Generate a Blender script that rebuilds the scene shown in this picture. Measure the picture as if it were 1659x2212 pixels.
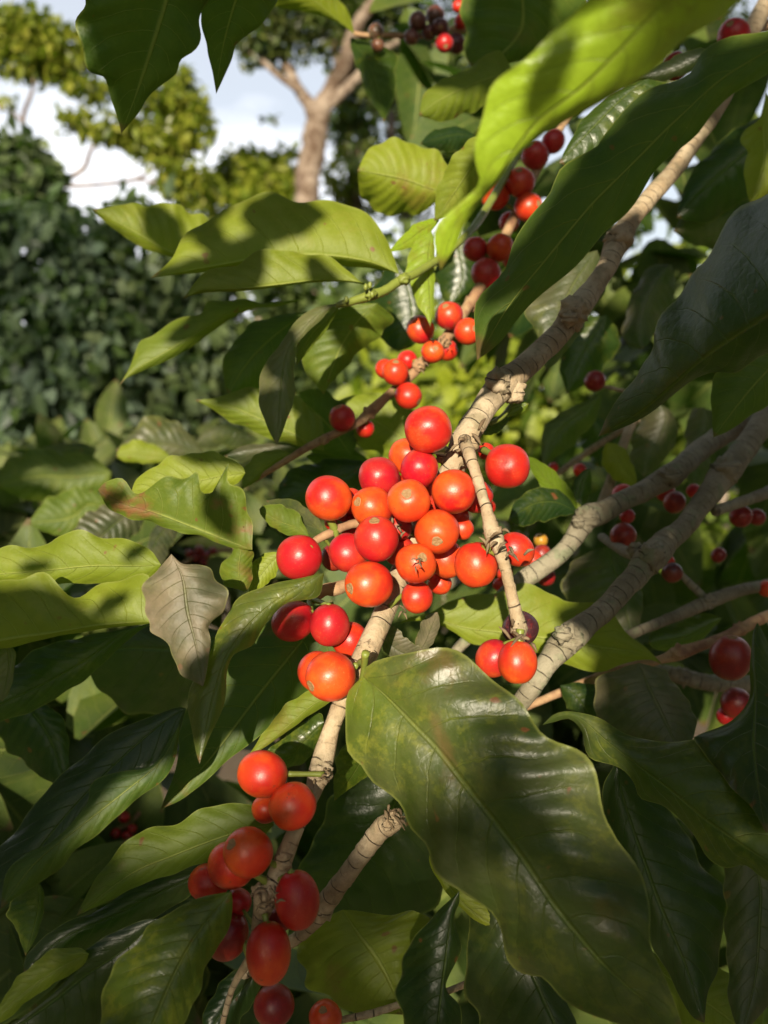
import bpy, math, random
import numpy as np
from mathutils import Vector, Matrix, noise as mnoise
for o in list(bpy.data.objects): bpy.data.objects.remove(o)
S = bpy.context.scene
COL = S.collection
R = math.radians
random.seed(7); RNG = np.random.default_rng(7)

# ------------------------------------------------------------------ camera, sky, sun, exposure
CAMP = Vector((0, 0, 1.5)); PITCH = -8.0
cd = bpy.data.cameras.new('camera'); cam = bpy.data.objects.new('camera', cd); COL.objects.link(cam)
cam.location = CAMP; cam.rotation_euler = (R(90 + PITCH), 0, 0)
cd.sensor_fit = 'VERTICAL'; cd.sensor_height = 4.8; cd.sensor_width = 3.6; cd.lens = 4.15
cd.clip_start = 0.01; cd.clip_end = 500
cd.dof.use_dof = True; cd.dof.focus_distance = 0.285; cd.dof.aperture_fstop = 1.6
S.camera = cam
S.view_settings.view_transform = 'Standard'; S.view_settings.look = 'None'
S.view_settings.exposure = 0.86; S.view_settings.gamma = 1.0

SUN_EL, SUN_LEFT = 19.0, 7.0            # low evening sun behind the photographer, a little to the left
sunv = Vector((-math.sin(R(SUN_LEFT)) * math.cos(R(SUN_EL)), -math.cos(R(SUN_LEFT)) * math.cos(R(SUN_EL)), math.sin(R(SUN_EL))))
sd = bpy.data.lights.new('sun', 'SUN'); sun = bpy.data.objects.new('sun', sd); COL.objects.link(sun)
sd.energy = 5.0; sd.angle = R(0.53); sd.color = (1.0, 0.88, 0.68)
sun.rotation_euler = sunv.to_track_quat('Z', 'Y').to_euler(); sun.location = (0, -3, 4)

W_ = bpy.data.worlds.new('World'); S.world = W_; W_.use_nodes = True
nt = W_.node_tree; nt.nodes.clear()
def N(nt, t, **k):
    n = nt.nodes.new(t)
    for a, b in k.items():
        if a == 'inp':
            for i, v in b.items(): n.inputs[i].default_value = v
        else: setattr(n, a, b)
    return n
sky = N(nt, 'ShaderNodeTexSky', sky_type='NISHITA', sun_disc=False, sun_elevation=R(SUN_EL),
        sun_rotation=math.atan2(sunv.x, sunv.y), air_density=1.0, dust_density=1.2, ozone_density=1.0)
tc = N(nt, 'ShaderNodeTexCoord'); mp = N(nt, 'ShaderNodeMapping'); mp.inputs['Scale'].default_value = (1, 1, 2.4); mp.inputs['Location'].default_value = (0.35, 0.1, 0.25)
nz = N(nt, 'ShaderNodeTexNoise', inp={'Scale': 2.2, 'Detail': 6, 'Roughness': .52})
sep = N(nt, 'ShaderNodeSeparateXYZ')
rmp = N(nt, 'ShaderNodeMapRange', inp={1: .0, 2: .42, 3: .26, 4: -.24})   # more cloud towards the horizon
add = N(nt, 'ShaderNodeMath', operation='ADD'); cr = N(nt, 'ShaderNodeMapRange', inp={1: .46, 2: .62, 3: .40, 4: 1.})
fy = N(nt, 'ShaderNodeMapRange', inp={1: -.1, 2: .5, 3: .12, 4: 1.}); cm = N(nt, 'ShaderNodeMath', operation='MULTIPLY')   # the cloud bank stands in front, clear sky behind
mix = N(nt, 'ShaderNodeMix', data_type='RGBA'); bg = N(nt, 'ShaderNodeBackground'); wo = N(nt, 'ShaderNodeOutputWorld')
L = nt.links.new
L(tc.outputs['Generated'], mp.inputs[0]); L(mp.outputs[0], nz.inputs[0]); L(tc.outputs['Generated'], sep.inputs[0])
L(sep.outputs[2], rmp.inputs[0]); L(nz.outputs[0], add.inputs[0]); L(rmp.outputs[0], add.inputs[1]); L(add.outputs[0], cr.inputs[0])
L(sep.outputs[1], fy.inputs[0]); L(fy.outputs[0], cm.inputs[1]); L(cr.outputs[0], cm.inputs[0]); L(cm.outputs[0], mix.inputs[0]); L(sky.outputs[0], mix.inputs[6]); mix.inputs[7].default_value = (17.0, 17.3, 18.2, 1)
L(mix.outputs[2], bg.inputs[0]); bg.inputs[1].default_value = 0.05; L(bg.outputs[0], wo.inputs[0])

# ------------------------------------------------------------------ helpers
FPX = 2212 * 4.15 / 4.8
cp, sp = math.cos(R(PITCH)), math.sin(R(PITCH))
CAMF = Vector((0, cp, sp)); CAMU = Vector((0, -sp, cp))
def W(px, py, d):
    """a point seen at (px,py) of the 1659x2212 photograph, d metres deep"""
    x = (px - 829.5) / FPX * d; y = -(py - 1106) / FPX * d
    return Vector((x, 0, 0)) + CAMU * y + CAMF * d + CAMP
def link(name, me, parent=None, loc=None):
    o = bpy.data.objects.new(name, me); COL.objects.link(o)
    if parent is not None:
        o.parent = parent; o.matrix_parent_inverse = WM[parent].inverted()
    if loc is not None: o.location = loc
    WM[o] = Matrix.Translation(o.location) if parent is None else Matrix.Identity(4)
    return o
WM = {}
def thing(name, label, cat, loc=(0, 0, 0), group=None):
    o = bpy.data.objects.new(name, None); COL.objects.link(o); o.location = loc; o.empty_display_size = .05
    WM[o] = Matrix.Translation(loc)
    o['label'] = label; o['category'] = cat
    if group: o['group'] = group
    return o
def struct(o): o['kind'] = 'structure'; return o
def resamp(pts, n, smooth=True):
    p = np.array(pts, float)
    if smooth and len(p) > 2:                      # Catmull-Rom
        q = np.vstack([2 * p[0] - p[1], p, 2 * p[-1] - p[-2]]); out = []
        for i in range(len(p) - 1):
            a, b, c, d = q[i], q[i + 1], q[i + 2], q[i + 3]
            for t in np.linspace(0, 1, 8, endpoint=False):
                out.append(.5 * (2 * b + (c - a) * t + (2 * a - 5 * b + 4 * c - d) * t * t + (3 * b - a - 3 * c + d) * t ** 3))
        out.append(p[-1]); p = np.array(out)
    s = np.r_[0, np.cumsum(np.linalg.norm(np.diff(p[:, :2], axis=0), axis=1))]
    s = s / max(s[-1], 1e-9); u = np.linspace(0, 1, n)
    return np.stack([np.interp(u, s, p[:, k]) for k in range(p.shape[1])], 1)

# ------------------------------------------------------------------ materials
def mat(name):
    m = bpy.data.materials.new(name); m.use_nodes = True; m.node_tree.nodes.clear(); return m, m.node_tree
def mth(nt, op, a, b=None, c=None, clamp=False):
    n = nt.nodes.new('ShaderNodeMath'); n.operation = op; n.use_clamp = clamp
    for i, v in enumerate((a, b, c)):
        if v is None: continue
        if isinstance(v, (int, float)): n.inputs[i].default_value = v
        else: nt.links.new(v, n.inputs[i])
    return n.outputs[0]
def mixc(nt, f, a, b, mode='MIX'):
    n = nt.nodes.new('ShaderNodeMix'); n.data_type = 'RGBA'; n.blend_type = mode
    for i, v in ((0, f), (6, a), (7, b)):
        if isinstance(v, (int, float)): n.inputs[i].default_value = v
        elif isinstance(v, tuple): n.inputs[i].default_value = (*v, 1)
        else: nt.links.new(v, n.inputs[i])
    return n.outputs[2]
def maprange(nt, v, a, b, c, d):
    n = nt.nodes.new('ShaderNodeMapRange'); n.interpolation_type = 'SMOOTHSTEP'
    nt.links.new(v, n.inputs[0])
    for i, x in enumerate((a, b, c, d)): n.inputs[i + 1].default_value = x
    return n.outputs[0]
def noise_(nt, vec, scale, detail=3, rough=.5, dist=0):
    n = nt.nodes.new('ShaderNodeTexNoise'); n.inputs['Scale'].default_value = scale; n.inputs['Detail'].default_value = detail
    n.inputs['Roughness'].default_value = rough; n.inputs['Distortion'].default_value = dist
    if vec is not None: nt.links.new(vec, n.inputs['Vector'])
    return n.outputs[0]

def leaf_material(name, veins=True):
    """object colour: R = yellowness (set low to darken leaves in shade), G = dust/dull film (without veins: a painted haze lift), B = brown stains.  back face = the paler matt underside"""
    m, nt = mat(name); L = nt.links.new
    tcn = N(nt, 'ShaderNodeTexCoord'); geo = N(nt, 'ShaderNodeNewGeometry'); oi = N(nt, 'ShaderNodeObjectInfo')
    uv = N(nt, 'ShaderNodeSeparateXYZ'); L(tcn.outputs['UV'], uv.inputs[0])
    oc = N(nt, 'ShaderNodeSeparateXYZ'); L(oi.outputs['Color'], oc.inputs[0])
    var = N(nt, 'ShaderNodeAttribute', attribute_name='var')
    s, v = uv.outputs[0], uv.outputs[1]
    x = mth(nt, 'ABSOLUTE', mth(nt, 'MULTIPLY_ADD', v, 2.0, -1.0))
    pos = geo.outputs['Position']
    n1 = noise_(nt, pos, 45, 4, .6); n2 = noise_(nt, pos, 260, 4, .65); n3 = noise_(nt, pos, 900, 3, .6)
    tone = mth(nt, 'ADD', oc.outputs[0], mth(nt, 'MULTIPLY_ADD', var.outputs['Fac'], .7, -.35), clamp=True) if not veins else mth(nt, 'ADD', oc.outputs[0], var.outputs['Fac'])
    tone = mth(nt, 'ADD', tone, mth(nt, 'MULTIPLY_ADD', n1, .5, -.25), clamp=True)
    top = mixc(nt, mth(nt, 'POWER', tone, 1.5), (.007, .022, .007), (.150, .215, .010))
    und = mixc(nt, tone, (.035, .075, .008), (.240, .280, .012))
    col = mixc(nt, geo.outputs['Backfacing'], top, und)
    lit_f = mth(nt, 'SUBTRACT', 1.0, oi.outputs['Alpha'], clamp=True)       # share of the painted sunlit lime
    col = mixc(nt, lit_f, col, (.30, .44, .025))  # brighter lime colour standing in for strong sunlight
    bh = mth(nt, 'MULTIPLY', n2, .22)
    if veins:
        # lateral veins curve towards the tip
        q = mth(nt, 'SUBTRACT', mth(nt, 'MULTIPLY', s, 10.5), mth(nt, 'MULTIPLY', mth(nt, 'POWER', x, 1.35), 1.9))
        q = mth(nt, 'ADD', q, mth(nt, 'MULTIPLY_ADD', n1, .5, mth(nt, 'MULTIPLY', mth(nt, 'GREATER_THAN', v, .5), .37)))
        d = mth(nt, 'ABSOLUTE', mth(nt, 'SUBTRACT', mth(nt, 'FRACT', q), .5))
        lat = mth(nt, 'MULTIPLY', maprange(nt, d, .0, .035, 1., 0.), maprange(nt, x, .55, .97, 1., 0.))
        mid = maprange(nt, x, .012, .05, 1., 0.)
        vor = N(nt, 'ShaderNodeTexVoronoi', feature='DISTANCE_TO_EDGE', inp={'Scale': 330.})
        L(pos, vor.inputs['Vector'])
        net = maprange(nt, vor.outputs['Distance'], .0, .09, 1., 0.)
        vt = mth(nt, 'MAXIMUM', mid, mth(nt, 'MULTIPLY', lat, .7), clamp=True)
        vcol = mixc(nt, geo.outputs['Backfacing'], mixc(nt, tone, (.075, .120, .022), (.23, .26, .05)), (.33, .37, .085))
        col = mixc(nt, mth(nt, 'MULTIPLY', net, .10), col, mixc(nt, geo.outputs['Backfacing'], (.03, .06, .01), (.10, .16, .01)))
        col = mixc(nt, mth(nt, 'MULTIPLY', vt, .6), col, vcol)
        # yellow mottling along some leaves, brown stains, edge rim
        mot = maprange(nt, noise_(nt, pos, 150, 6, .75), .47, .62, 0., 1.)
        mot = mth(nt, 'MULTIPLY', mot, maprange(nt, noise_(nt, pos, 32, 2), .40, .58, 0., 1.))
        col = mixc(nt, mth(nt, 'MULTIPLY', mot, mth(nt, 'MULTIPLY', tone, 1.1, clamp=True)), col, (.20, .22, .02))
        st = maprange(nt, noise_(nt, pos, 38, 5, .6, .6), .56, .72, 0., 1.)
        col = mixc(nt, mth(nt, 'MULTIPLY', st, oc.outputs[2]), col, (.20, .085, .03))
        sm = maprange(nt, noise_(nt, pos, 170, 1), .735, .775, 0., 1.)
        col = mixc(nt, mth(nt, 'MULTIPLY', sm, .85), col, (.16, .05, .018))
        tipb = mth(nt, 'MULTIPLY', maprange(nt, mth(nt, 'MULTIPLY_ADD', n1, .05, s), .975, 1.0, 0., .8), maprange(nt, x, 0., 2., 1., 1.))
        col = mixc(nt, tipb, col, (.12, .06, .025))
        rim = maprange(nt, x, .955, .99, 0., 1.)
        col = mixc(nt, mth(nt, 'MULTIPLY', rim, .55), col, (.22, .25, .05))
        dust_sheen = mth(nt, 'MULTIPLY', maprange(nt, noise_(nt, pos, 60, 5, .6), .30, .70, .25, 1.), oc.outputs[1])  # dusty film, doubling as a grey sheen mixed into the colour
        dust_sheen = mth(nt, 'MULTIPLY', dust_sheen, mth(nt, 'SUBTRACT', 1.0, mth(nt, 'MULTIPLY', lat, .12)))
        col = mixc(nt, dust_sheen, col, (.26, .20, .135))
        spk = maprange(nt, n3, .70, .76, 0., 1.)
        col = mixc(nt, mth(nt, 'MULTIPLY', spk, .3), col, (.30, .27, .16))
        bh = mth(nt, 'ADD', bh, mth(nt, 'ADD', mth(nt, 'MULTIPLY', lat, -.45), mth(nt, 'MULTIPLY', net, -.04)))
        bh = mth(nt, 'ADD', bh, mth(nt, 'MULTIPLY', mid, -1.0))
    else:
        mid = maprange(nt, x, .02, .09, 1., 0.)
        col = mixc(nt, mth(nt, 'MULTIPLY', oc.outputs[1], mth(nt, 'POWER', var.outputs['Fac'], 1.3)), col, (.11, .19, .165)); col = mixc(nt, mth(nt, 'MULTIPLY', oc.outputs[2], var.outputs['Fac']), col, (.20, .12, .05))  # blue-green lift in the leaf colour, standing in for haze
        col = mixc(nt, mth(nt, 'MULTIPLY', mid, .6), col, (.13, .17, .04))
    pk = N(nt, 'ShaderNodeBump', inp={'Strength': .35, 'Distance': .0016}); L(noise_(nt, pos, 120, 3, .55), pk.inputs['Height'])
    bump = N(nt, 'ShaderNodeBump', inp={'Strength': .7, 'Distance': .0008}); L(bh, bump.inputs['Height'])
    if veins: L(pk.outputs[0], bump.inputs['Normal'])
    pr = N(nt, 'ShaderNodeBsdfPrincipled'); L(col, pr.inputs['Base Color']); L(bump.outputs[0], pr.inputs['Normal'])
    ro = mth(nt, 'ADD', mth(nt, 'MULTIPLY_ADD', geo.outputs['Backfacing'], .24, .26), mth(nt, 'MULTIPLY_ADD', n1, .16, mth(nt, 'MULTIPLY', oc.outputs[1], .25)))
    L(ro, pr.inputs['Roughness']); pr.inputs['Specular IOR Level'].default_value = .5
    tr = N(nt, 'ShaderNodeBsdfTranslucent'); L(mixc(nt, tone, (.07, .19, .006), (.26, .42, .012)), tr.inputs['Color'])
    ms = N(nt, 'ShaderNodeMixShader'); ms.inputs[0].default_value = .30
    L(pr.outputs[0], ms.inputs[1]); L(tr.outputs[0], ms.inputs[2])
    out = N(nt, 'ShaderNodeOutputMaterial'); L(ms.outputs[0], out.inputs[0])
    return m
M_LEAF = leaf_material('coffee_leaf', True)
M_FOL = leaf_material('foliage_leaf', False)

def bark_material(name, c1, c2, c3, rings=190., bump=.0012, scale=1.):
    m, nt = mat(name); L = nt.links.new
    tcn = N(nt, 'ShaderNodeTexCoord'); uv = N(nt, 'ShaderNodeSeparateXYZ'); L(tcn.outputs['UV'], uv.inputs[0])
    pos = N(nt, 'ShaderNodeNewGeometry').outputs['Position']
    a = noise_(nt, pos, 60 * scale, 6, .65); b = noise_(nt, pos, 420 * scale, 5, .7); c = noise_(nt, pos, 110 * scale, 3, .6)
    col = mixc(nt, maprange(nt, a, .35, .65, 0., 1.), c1, c2)
    col = mixc(nt, maprange(nt, c, .52, .66, 0., .75), col, c3)
    col = mixc(nt, maprange(nt, b, .50, .75, 0., .55), col, tuple(x * .35 for x in c1))
    h = mth(nt, 'ADD', mth(nt, 'MULTIPLY', b, .6), mth(nt, 'MULTIPLY', c, .9))
    if rings:
        q = mth(nt, 'ADD', mth(nt, 'MULTIPLY', uv.outputs[0], rings), mth(nt, 'MULTIPLY', noise_(nt, pos, 45, 3, .6), 1.2))
        d = mth(nt, 'ABSOLUTE', mth(nt, 'SUBTRACT', mth(nt, 'FRACT', q), .5))
        ring = mth(nt, 'MULTIPLY', maprange(nt, d, .0, .05, 1., 0.), maprange(nt, noise_(nt, pos, 90, 2), .40, .56, 0., 1.))
        col = mixc(nt, mth(nt, 'MULTIPLY', ring, .8), col, (.035, .022, .014))
        h = mth(nt, 'SUBTRACT', h, mth(nt, 'MULTIPLY', ring, .9))
    bp = N(nt, 'ShaderNodeBump', inp={'Strength': .9, 'Distance': bump}); L(h, bp.inputs['Height'])
    pr = N(nt, 'ShaderNodeBsdfPrincipled', inp={'Roughness': .75, 'Specular IOR Level': .3}); L(col, pr.inputs['Base Color']); L(bp.outputs[0], pr.inputs['Normal'])
    out = N(nt, 'ShaderNodeOutputMaterial'); L(pr.outputs[0], out.inputs[0]); return m
M_BARK = bark_material('branch_bark', (.30, .215, .125), (.44, .355, .24), (.24, .20, .12))
M_BARKG = bark_material('lichened_bark', (.17, .145, .095), (.27, .24, .17), (.17, .19, .11), 210.)
M_TWIG = bark_material('young_twig', (.30, .17, .09), (.36, .24, .13), (.20, .10, .06), 0, .0005)
M_TRUNK = bark_material('tree_bark', (.11, .07, .045), (.33, .265, .21), (.10, .06, .04), 0, .03, .09)
M_DRY = bark_material('dry_calyx', (.13, .09, .055), (.22, .16, .09), (.07, .05, .03), 0, .0006)

def plain(name, col, rough=.6, nsc=200, amt=.5, sss=0):
    m, nt = mat(name); L = nt.links.new; pos = N(nt, 'ShaderNodeNewGeometry').outputs['Position']
    n_ = noise_(nt, pos, nsc, 4, .6)
    c = mixc(nt, mth(nt, 'MULTIPLY', n_, amt), col, tuple(x * .45 for x in col))
    pr = N(nt, 'ShaderNodeBsdfPrincipled', inp={'Roughness': rough}); L(c, pr.inputs['Base Color'])
    bp = N(nt, 'ShaderNodeBump', inp={'Strength': .4, 'Distance': .0005}); L(n_, bp.inputs['Height']); L(bp.outputs[0], pr.inputs['Normal'])
    out = N(nt, 'ShaderNodeOutputMaterial'); L(pr.outputs[0], out.inputs[0]); return m
M_GREEN = plain('green_stalk', (.20, .24, .04), .45)
M_NAVEL = plain('cherry_scar', (.30, .17, .07), .7, 900)

def cherry_material():
    m, nt = mat('coffee_cherry_skin'); L = nt.links.new
    tcn = N(nt, 'ShaderNodeTexCoord'); oi = N(nt, 'ShaderNodeObjectInfo'); geo = N(nt, 'ShaderNodeNewGeometry')
    ob = tcn.outputs['Object']; sepo = N(nt, 'ShaderNodeSeparateXYZ'); L(ob, sepo.inputs[0])
    off = N(nt, 'ShaderNodeVectorMath', operation='ADD'); L(ob, off.inputs[0]); L(oi.outputs['Location'], off.inputs[1])
    sc = N(nt, 'ShaderNodeVectorMath', operation='MULTIPLY_ADD'); L(oi.outputs['Location'], sc.inputs[0]); sc.inputs[1].default_value = (70, 70, 70); L(ob, sc.inputs[2])
    v = sc.outputs[0]
    n1 = noise_(nt, v, .9, 3, .55); n2 = noise_(nt, v, 3.5, 4, .6); n3 = noise_(nt, v, 14, 4, .65)
    zz = maprange(nt, sepo.outputs[2], -.9, 1.0, 0., 1.)
    f = mth(nt, 'MULTIPLY', mth(nt, 'ADD', maprange(nt, n1, .38, .62, -.1, .5), mth(nt, 'MULTIPLY', zz, .62)), oi.outputs['Alpha'], clamp=True)
    col = mixc(nt, f, oi.outputs['Color'], (.64, .092, .011))
    col = mixc(nt, maprange(nt, n2, .5, .75, 0., .28), col, (.40, .012, .012))
    col = mixc(nt, maprange(nt, n3, .60, .74, 0., .30), col, (.75, .30, .10))
    # fine pale scratches running down the skin, a brown bruise here and there
    wv = N(nt, 'ShaderNodeTexNoise', inp={'Scale': 3.2, 'Detail': 2., 'Distortion': .4}); L(v, wv.inputs['Vector'])
    d = mth(nt, 'ABSOLUTE', mth(nt, 'SUBTRACT', wv.outputs[0], .5))
    col = mixc(nt, mth(nt, 'MULTIPLY', maprange(nt, d, .0, .006, .45, 0.), maprange(nt, n1, .5, .6, 0., 1.)), col, (.75, .30, .12))
    sp_ = maprange(nt, noise_(nt, v, 9, 1), .73, .77, 0., .7); col = mixc(nt, sp_, col, (.18, .05, .02))
    br = maprange(nt, noise_(nt, v, 1.3, 3, .7), .66, .74, 0., .75); col = mixc(nt, br, col, (.20, .05, .025))
    pr = N(nt, 'ShaderNodeBsdfPrincipled', inp={'Specular IOR Level': .45, 'Subsurface Weight': .25, 'Subsurface Scale': .002})
    pr.inputs['Subsurface Radius'].default_value = (1., .25, .12)
    L(col, pr.inputs['Base Color']); L(mth(nt, 'MULTIPLY_ADD', n3, .24, .25), pr.inputs['Roughness'])
    pr.inputs['Coat Weight'].default_value = .12; pr.inputs['Coat Roughness'].default_value = .35
    bp = N(nt, 'ShaderNodeBump', inp={'Strength': .12, 'Distance': .0006}); L(mth(nt, 'ADD', n3, n2), bp.inputs['Height']); L(bp.outputs[0], pr.inputs['Normal'])
    out = N(nt, 'ShaderNodeOutputMaterial'); L(pr.outputs[0], out.inputs[0]); return m
M_CH = cherry_material()

# ------------------------------------------------------------------ coffee leaf from its midrib and two margins
def grid_mesh(name, P, UV, mats, var=0.):
    n, m = P.shape[:2]
    V = P.reshape(-1, 3); F = [(i * m + j, i * m + j + 1, (i + 1) * m + j + 1, (i + 1) * m + j) for i in range(n - 1) for j in range(m - 1)]
    me = bpy.data.meshes.new(name); me.from_pydata(V.tolist(), [], F)
    ul = me.uv_layers.new(name='UVMap'); idx = np.empty(len(me.loops), np.int32); me.loops.foreach_get('vertex_index', idx)
    ul.data.foreach_set('uv', UV.reshape(-1, 2)[idx].astype(np.float32).ravel())
    me.polygons.foreach_set('use_smooth', [True] * len(F))
    for a in mats: me.materials.append(a)
    me.update(); return me
LEAFN = [0]
def leaf(parent, mid, A, B, d0, d1, kA=.35, kB=.35, side='U', tone=.5, dust_sheen=0., stain=0., sag=0., pleat=1., label=None, name='leaf', wave=1., ybase=0., lit_lime=0.):
    """mid/A/B: midrib and the two margins, base to tip, photo pixels; kA,kB: how far each half folds away (+) or towards (-) the lens"""
    LEAFN[0] += 1; rs = random.Random(LEAFN[0] * 13)
    n, h = 56, 11
    b, t = mid[0], mid[-1]
    mc = resamp(mid, n); ac = resamp([b] + list(A) + [t], n); bc = resamp([b] + list(B) + [t], n)
    s = np.linspace(0, 1, n)
    D = d0 + (d1 - d0) * s + sag * 4 * s * (1 - s)
    P = np.zeros((n, 2 * h + 1, 3)); UV = np.zeros((n, 2 * h + 1, 2))
    ph = rs.uniform(0, 6.28); NV = 10.5
    rx, fx = None, None
    for sg, ec, k in ((-1, ac, kA), (1, bc, kB)):
        wpx = np.linalg.norm(ec - mc, axis=1)
        wr = wpx / FPX * D
        p2 = rs.uniform(0, 6.28)
        for j in range(h + 1):
            v = j / h; c = h + sg * j
            # small extra ripple of the margin
            xy = mc + (ec - mc) * (v * (1 + .06 * wave * v * v * ((np.sin(s * 21 + p2) + .6 * np.sin(s * 39 + ph)) * np.sin(np.pi * s) ** .5)))[:, None]
            qq = s * NV - 1.9 * v ** 1.35 + (.37 if sg > 0 else 0)
            pl = np.sin(2 * np.pi * qq) * v ** 1.1 * (1 - .3 * v) * .0013 * pleat * np.sin(np.pi * s) ** .5
            wv = np.sin(s * 15 + p2) * .6 + np.sin(s * 27 + ph) * .4
            wv = wv * v ** 2.2 * .0030 * wave * np.sin(np.pi * s) ** .6
            wide = np.clip(wr / .028, 0, 1.0)
            dd = D + k * wr * (1.15 * v ** 1.3) + (pl + wv) * wide + .10 * wr * np.sin(np.pi * v) * (-1)
            for i in range(n):
                P[i, c] = W(xy[i, 0], xy[i, 1], dd[i])
            UV[i if False else slice(None), c, 0] = s; UV[:, c, 1] = .5 + .5 * sg * v
    if name == 'leaf' and side is None: pass
    # orientation: make the top face (front) look at the lens for side 'T'
    me = grid_mesh('leaf', P, UV, [M_LEAF])
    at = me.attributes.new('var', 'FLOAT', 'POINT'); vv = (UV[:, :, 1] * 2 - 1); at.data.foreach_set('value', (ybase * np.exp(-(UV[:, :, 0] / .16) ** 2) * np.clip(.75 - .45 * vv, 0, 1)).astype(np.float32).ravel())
    nsum = Vector((0, 0, 0))
    for pg in me.polygons: nsum += pg.normal * pg.area
    facing = nsum.dot(CAMP - Vector(P[n // 2, h])) > 0
    if facing != (side == 'T'): me.flip_normals()
    # rib down the midline, raised on the underside: a slim tube joined to the blade
    o = link(name, me, parent); o.color = (tone, dust_sheen, stain, 1 - lit_lime)
    if label: o['label'] = label
    return o

# ------------------------------------------------------------------ tubes (branches)
def tube_data(pts, radii, nseg=14, knob=0., seed=0, jitter=.06):
    """pts: list of Vector, radii; returns verts, faces, uv"""
    P = np.array([[*p, r] for p, r in zip(pts, radii)]); 
    tot = sum((Vector(P[i + 1, :3]) - Vector(P[i, :3])).length for i in range(len(P) - 1))
    n = int(min(160, max(6, tot / max(.0012, np.mean(radii) * .35))))
    q = np.vstack([2 * P[0] - P[1], P, 2 * P[-1] - P[-2]]); out = []
    for i in range(len(P) - 1):
        a, b, c, d = q[i], q[i + 1], q[i + 2], q[i + 3]
        for t in np.linspace(0, 1, 10, endpoint=False):
            out.append(.5 * (2 * b + (c - a) * t + (2 * a - 5 * b + 4 * c - d) * t * t + (3 * b - a - 3 * c + d) * t ** 3))
    out.append(P[-1]); out = np.array(out)
    s = np.r_[0, np.cumsum(np.linalg.norm(np.diff(out[:, :3], axis=0), axis=1))]; u = np.linspace(0, s[-1], n)
    C = np.stack([np.interp(u, s, out[:, k]) for k in range(4)], 1)
    V, F, U = [], [], []
    up = Vector((0, .3, 1)); 
    for i in range(n):
        c = Vector(C[i, :3]); a = Vector(C[min(i + 1, n - 1), :3]) - Vector(C[max(i - 1, 0), :3]); a.normalize()
        x = a.cross(up).normalized(); y = a.cross(x).normalized(); r = max(C[i, 3], 1e-4)
        for j in range(nseg):
            th = 2 * math.pi * j / nseg; dirv = x * math.cos(th) + y * math.sin(th)
            sc = 1 / max(r * 1.6, .0005)
            nn = mnoise.noise((c + dirv * r) * sc + Vector((seed, 0, 0))) * jitter * 2 + mnoise.noise((c + dirv * r) * sc * 3) * jitter
            V.append(c + dirv * r * (1 + nn)); U.append((u[i], j / nseg))
    for i in range(n - 1):
        for j in range(nseg):
            k = (j + 1) % nseg; F.append((i * nseg + j, i * nseg + k, (i + 1) * nseg + k, (i + 1) * nseg + j))
    V.append(Vector(C[0, :3])); U.append((0, .5)); V.append(Vector(C[-1, :3])); U.append((u[-1], .5)); a, b = len(V) - 2, len(V) - 1
    for j in range(nseg):
        k = (j + 1) % nseg; F.append((a, k, j)); F.append((b, (n - 1) * nseg + j, (n - 1) * nseg + k))
    return V, F, U
class Mesh:
    def __init__(s): s.V, s.F, s.U, s.M = [], [], [], []
    def add(s, V, F, U, mi):
        o = len(s.V); s.V += [tuple(v) for v in V]; s.F += [tuple(i + o for i in f) for f in F]; s.U += U; s.M += [mi] * len(F)
    def tube(s, pts, radii, mi=0, **k): s.add(*tube_data(pts, radii, **k), mi)
    def blob(s, c, r, mi=0, sq=(1, 1, 1), seed=0, amp=.3, seg=12):
        V, U, F = [], [], []
        for i in range(seg + 1):
            ph = math.pi * i / seg
            for j in range(seg):
                th = 2 * math.pi * j / seg
                d = Vector((math.sin(ph) * math.cos(th), math.sin(ph) * math.sin(th), math.cos(ph)))
                k = 1 + amp * mnoise.noise(d * 2.2 + Vector((seed * 3.1, seed, 0))) + amp * .5 * mnoise.noise(d * 6 + Vector((seed, 0, 0)))
                V.append(c + Vector((d.x * sq[0], d.y * sq[1], d.z * sq[2])) * r * k); U.append((i / seg * .01, j / seg))
        for i in range(seg):
            for j in range(seg):
                F.append((i * seg + j, (i + 1) * seg + j, (i + 1) * seg + (j + 1) % seg, i * seg + (j + 1) % seg))
        s.add(V, F, U, mi)
    def build(s, name, mats, parent=None, smooth=True):
        me = bpy.data.meshes.new(name); me.from_pydata(s.V, [], s.F)
        ul = me.uv_layers.new(name='UVMap'); idx = np.empty(len(me.loops), np.int32); me.loops.foreach_get('vertex_index', idx)
        ul.data.foreach_set('uv', np.array(s.U, np.float32)[idx].ravel())
        me.polygons.foreach_set('material_index', s.M); me.polygons.foreach_set('use_smooth', [smooth] * len(s.F))
        for a in mats: me.materials.append(a)
        me.update(); return link(name, me, parent)
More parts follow.
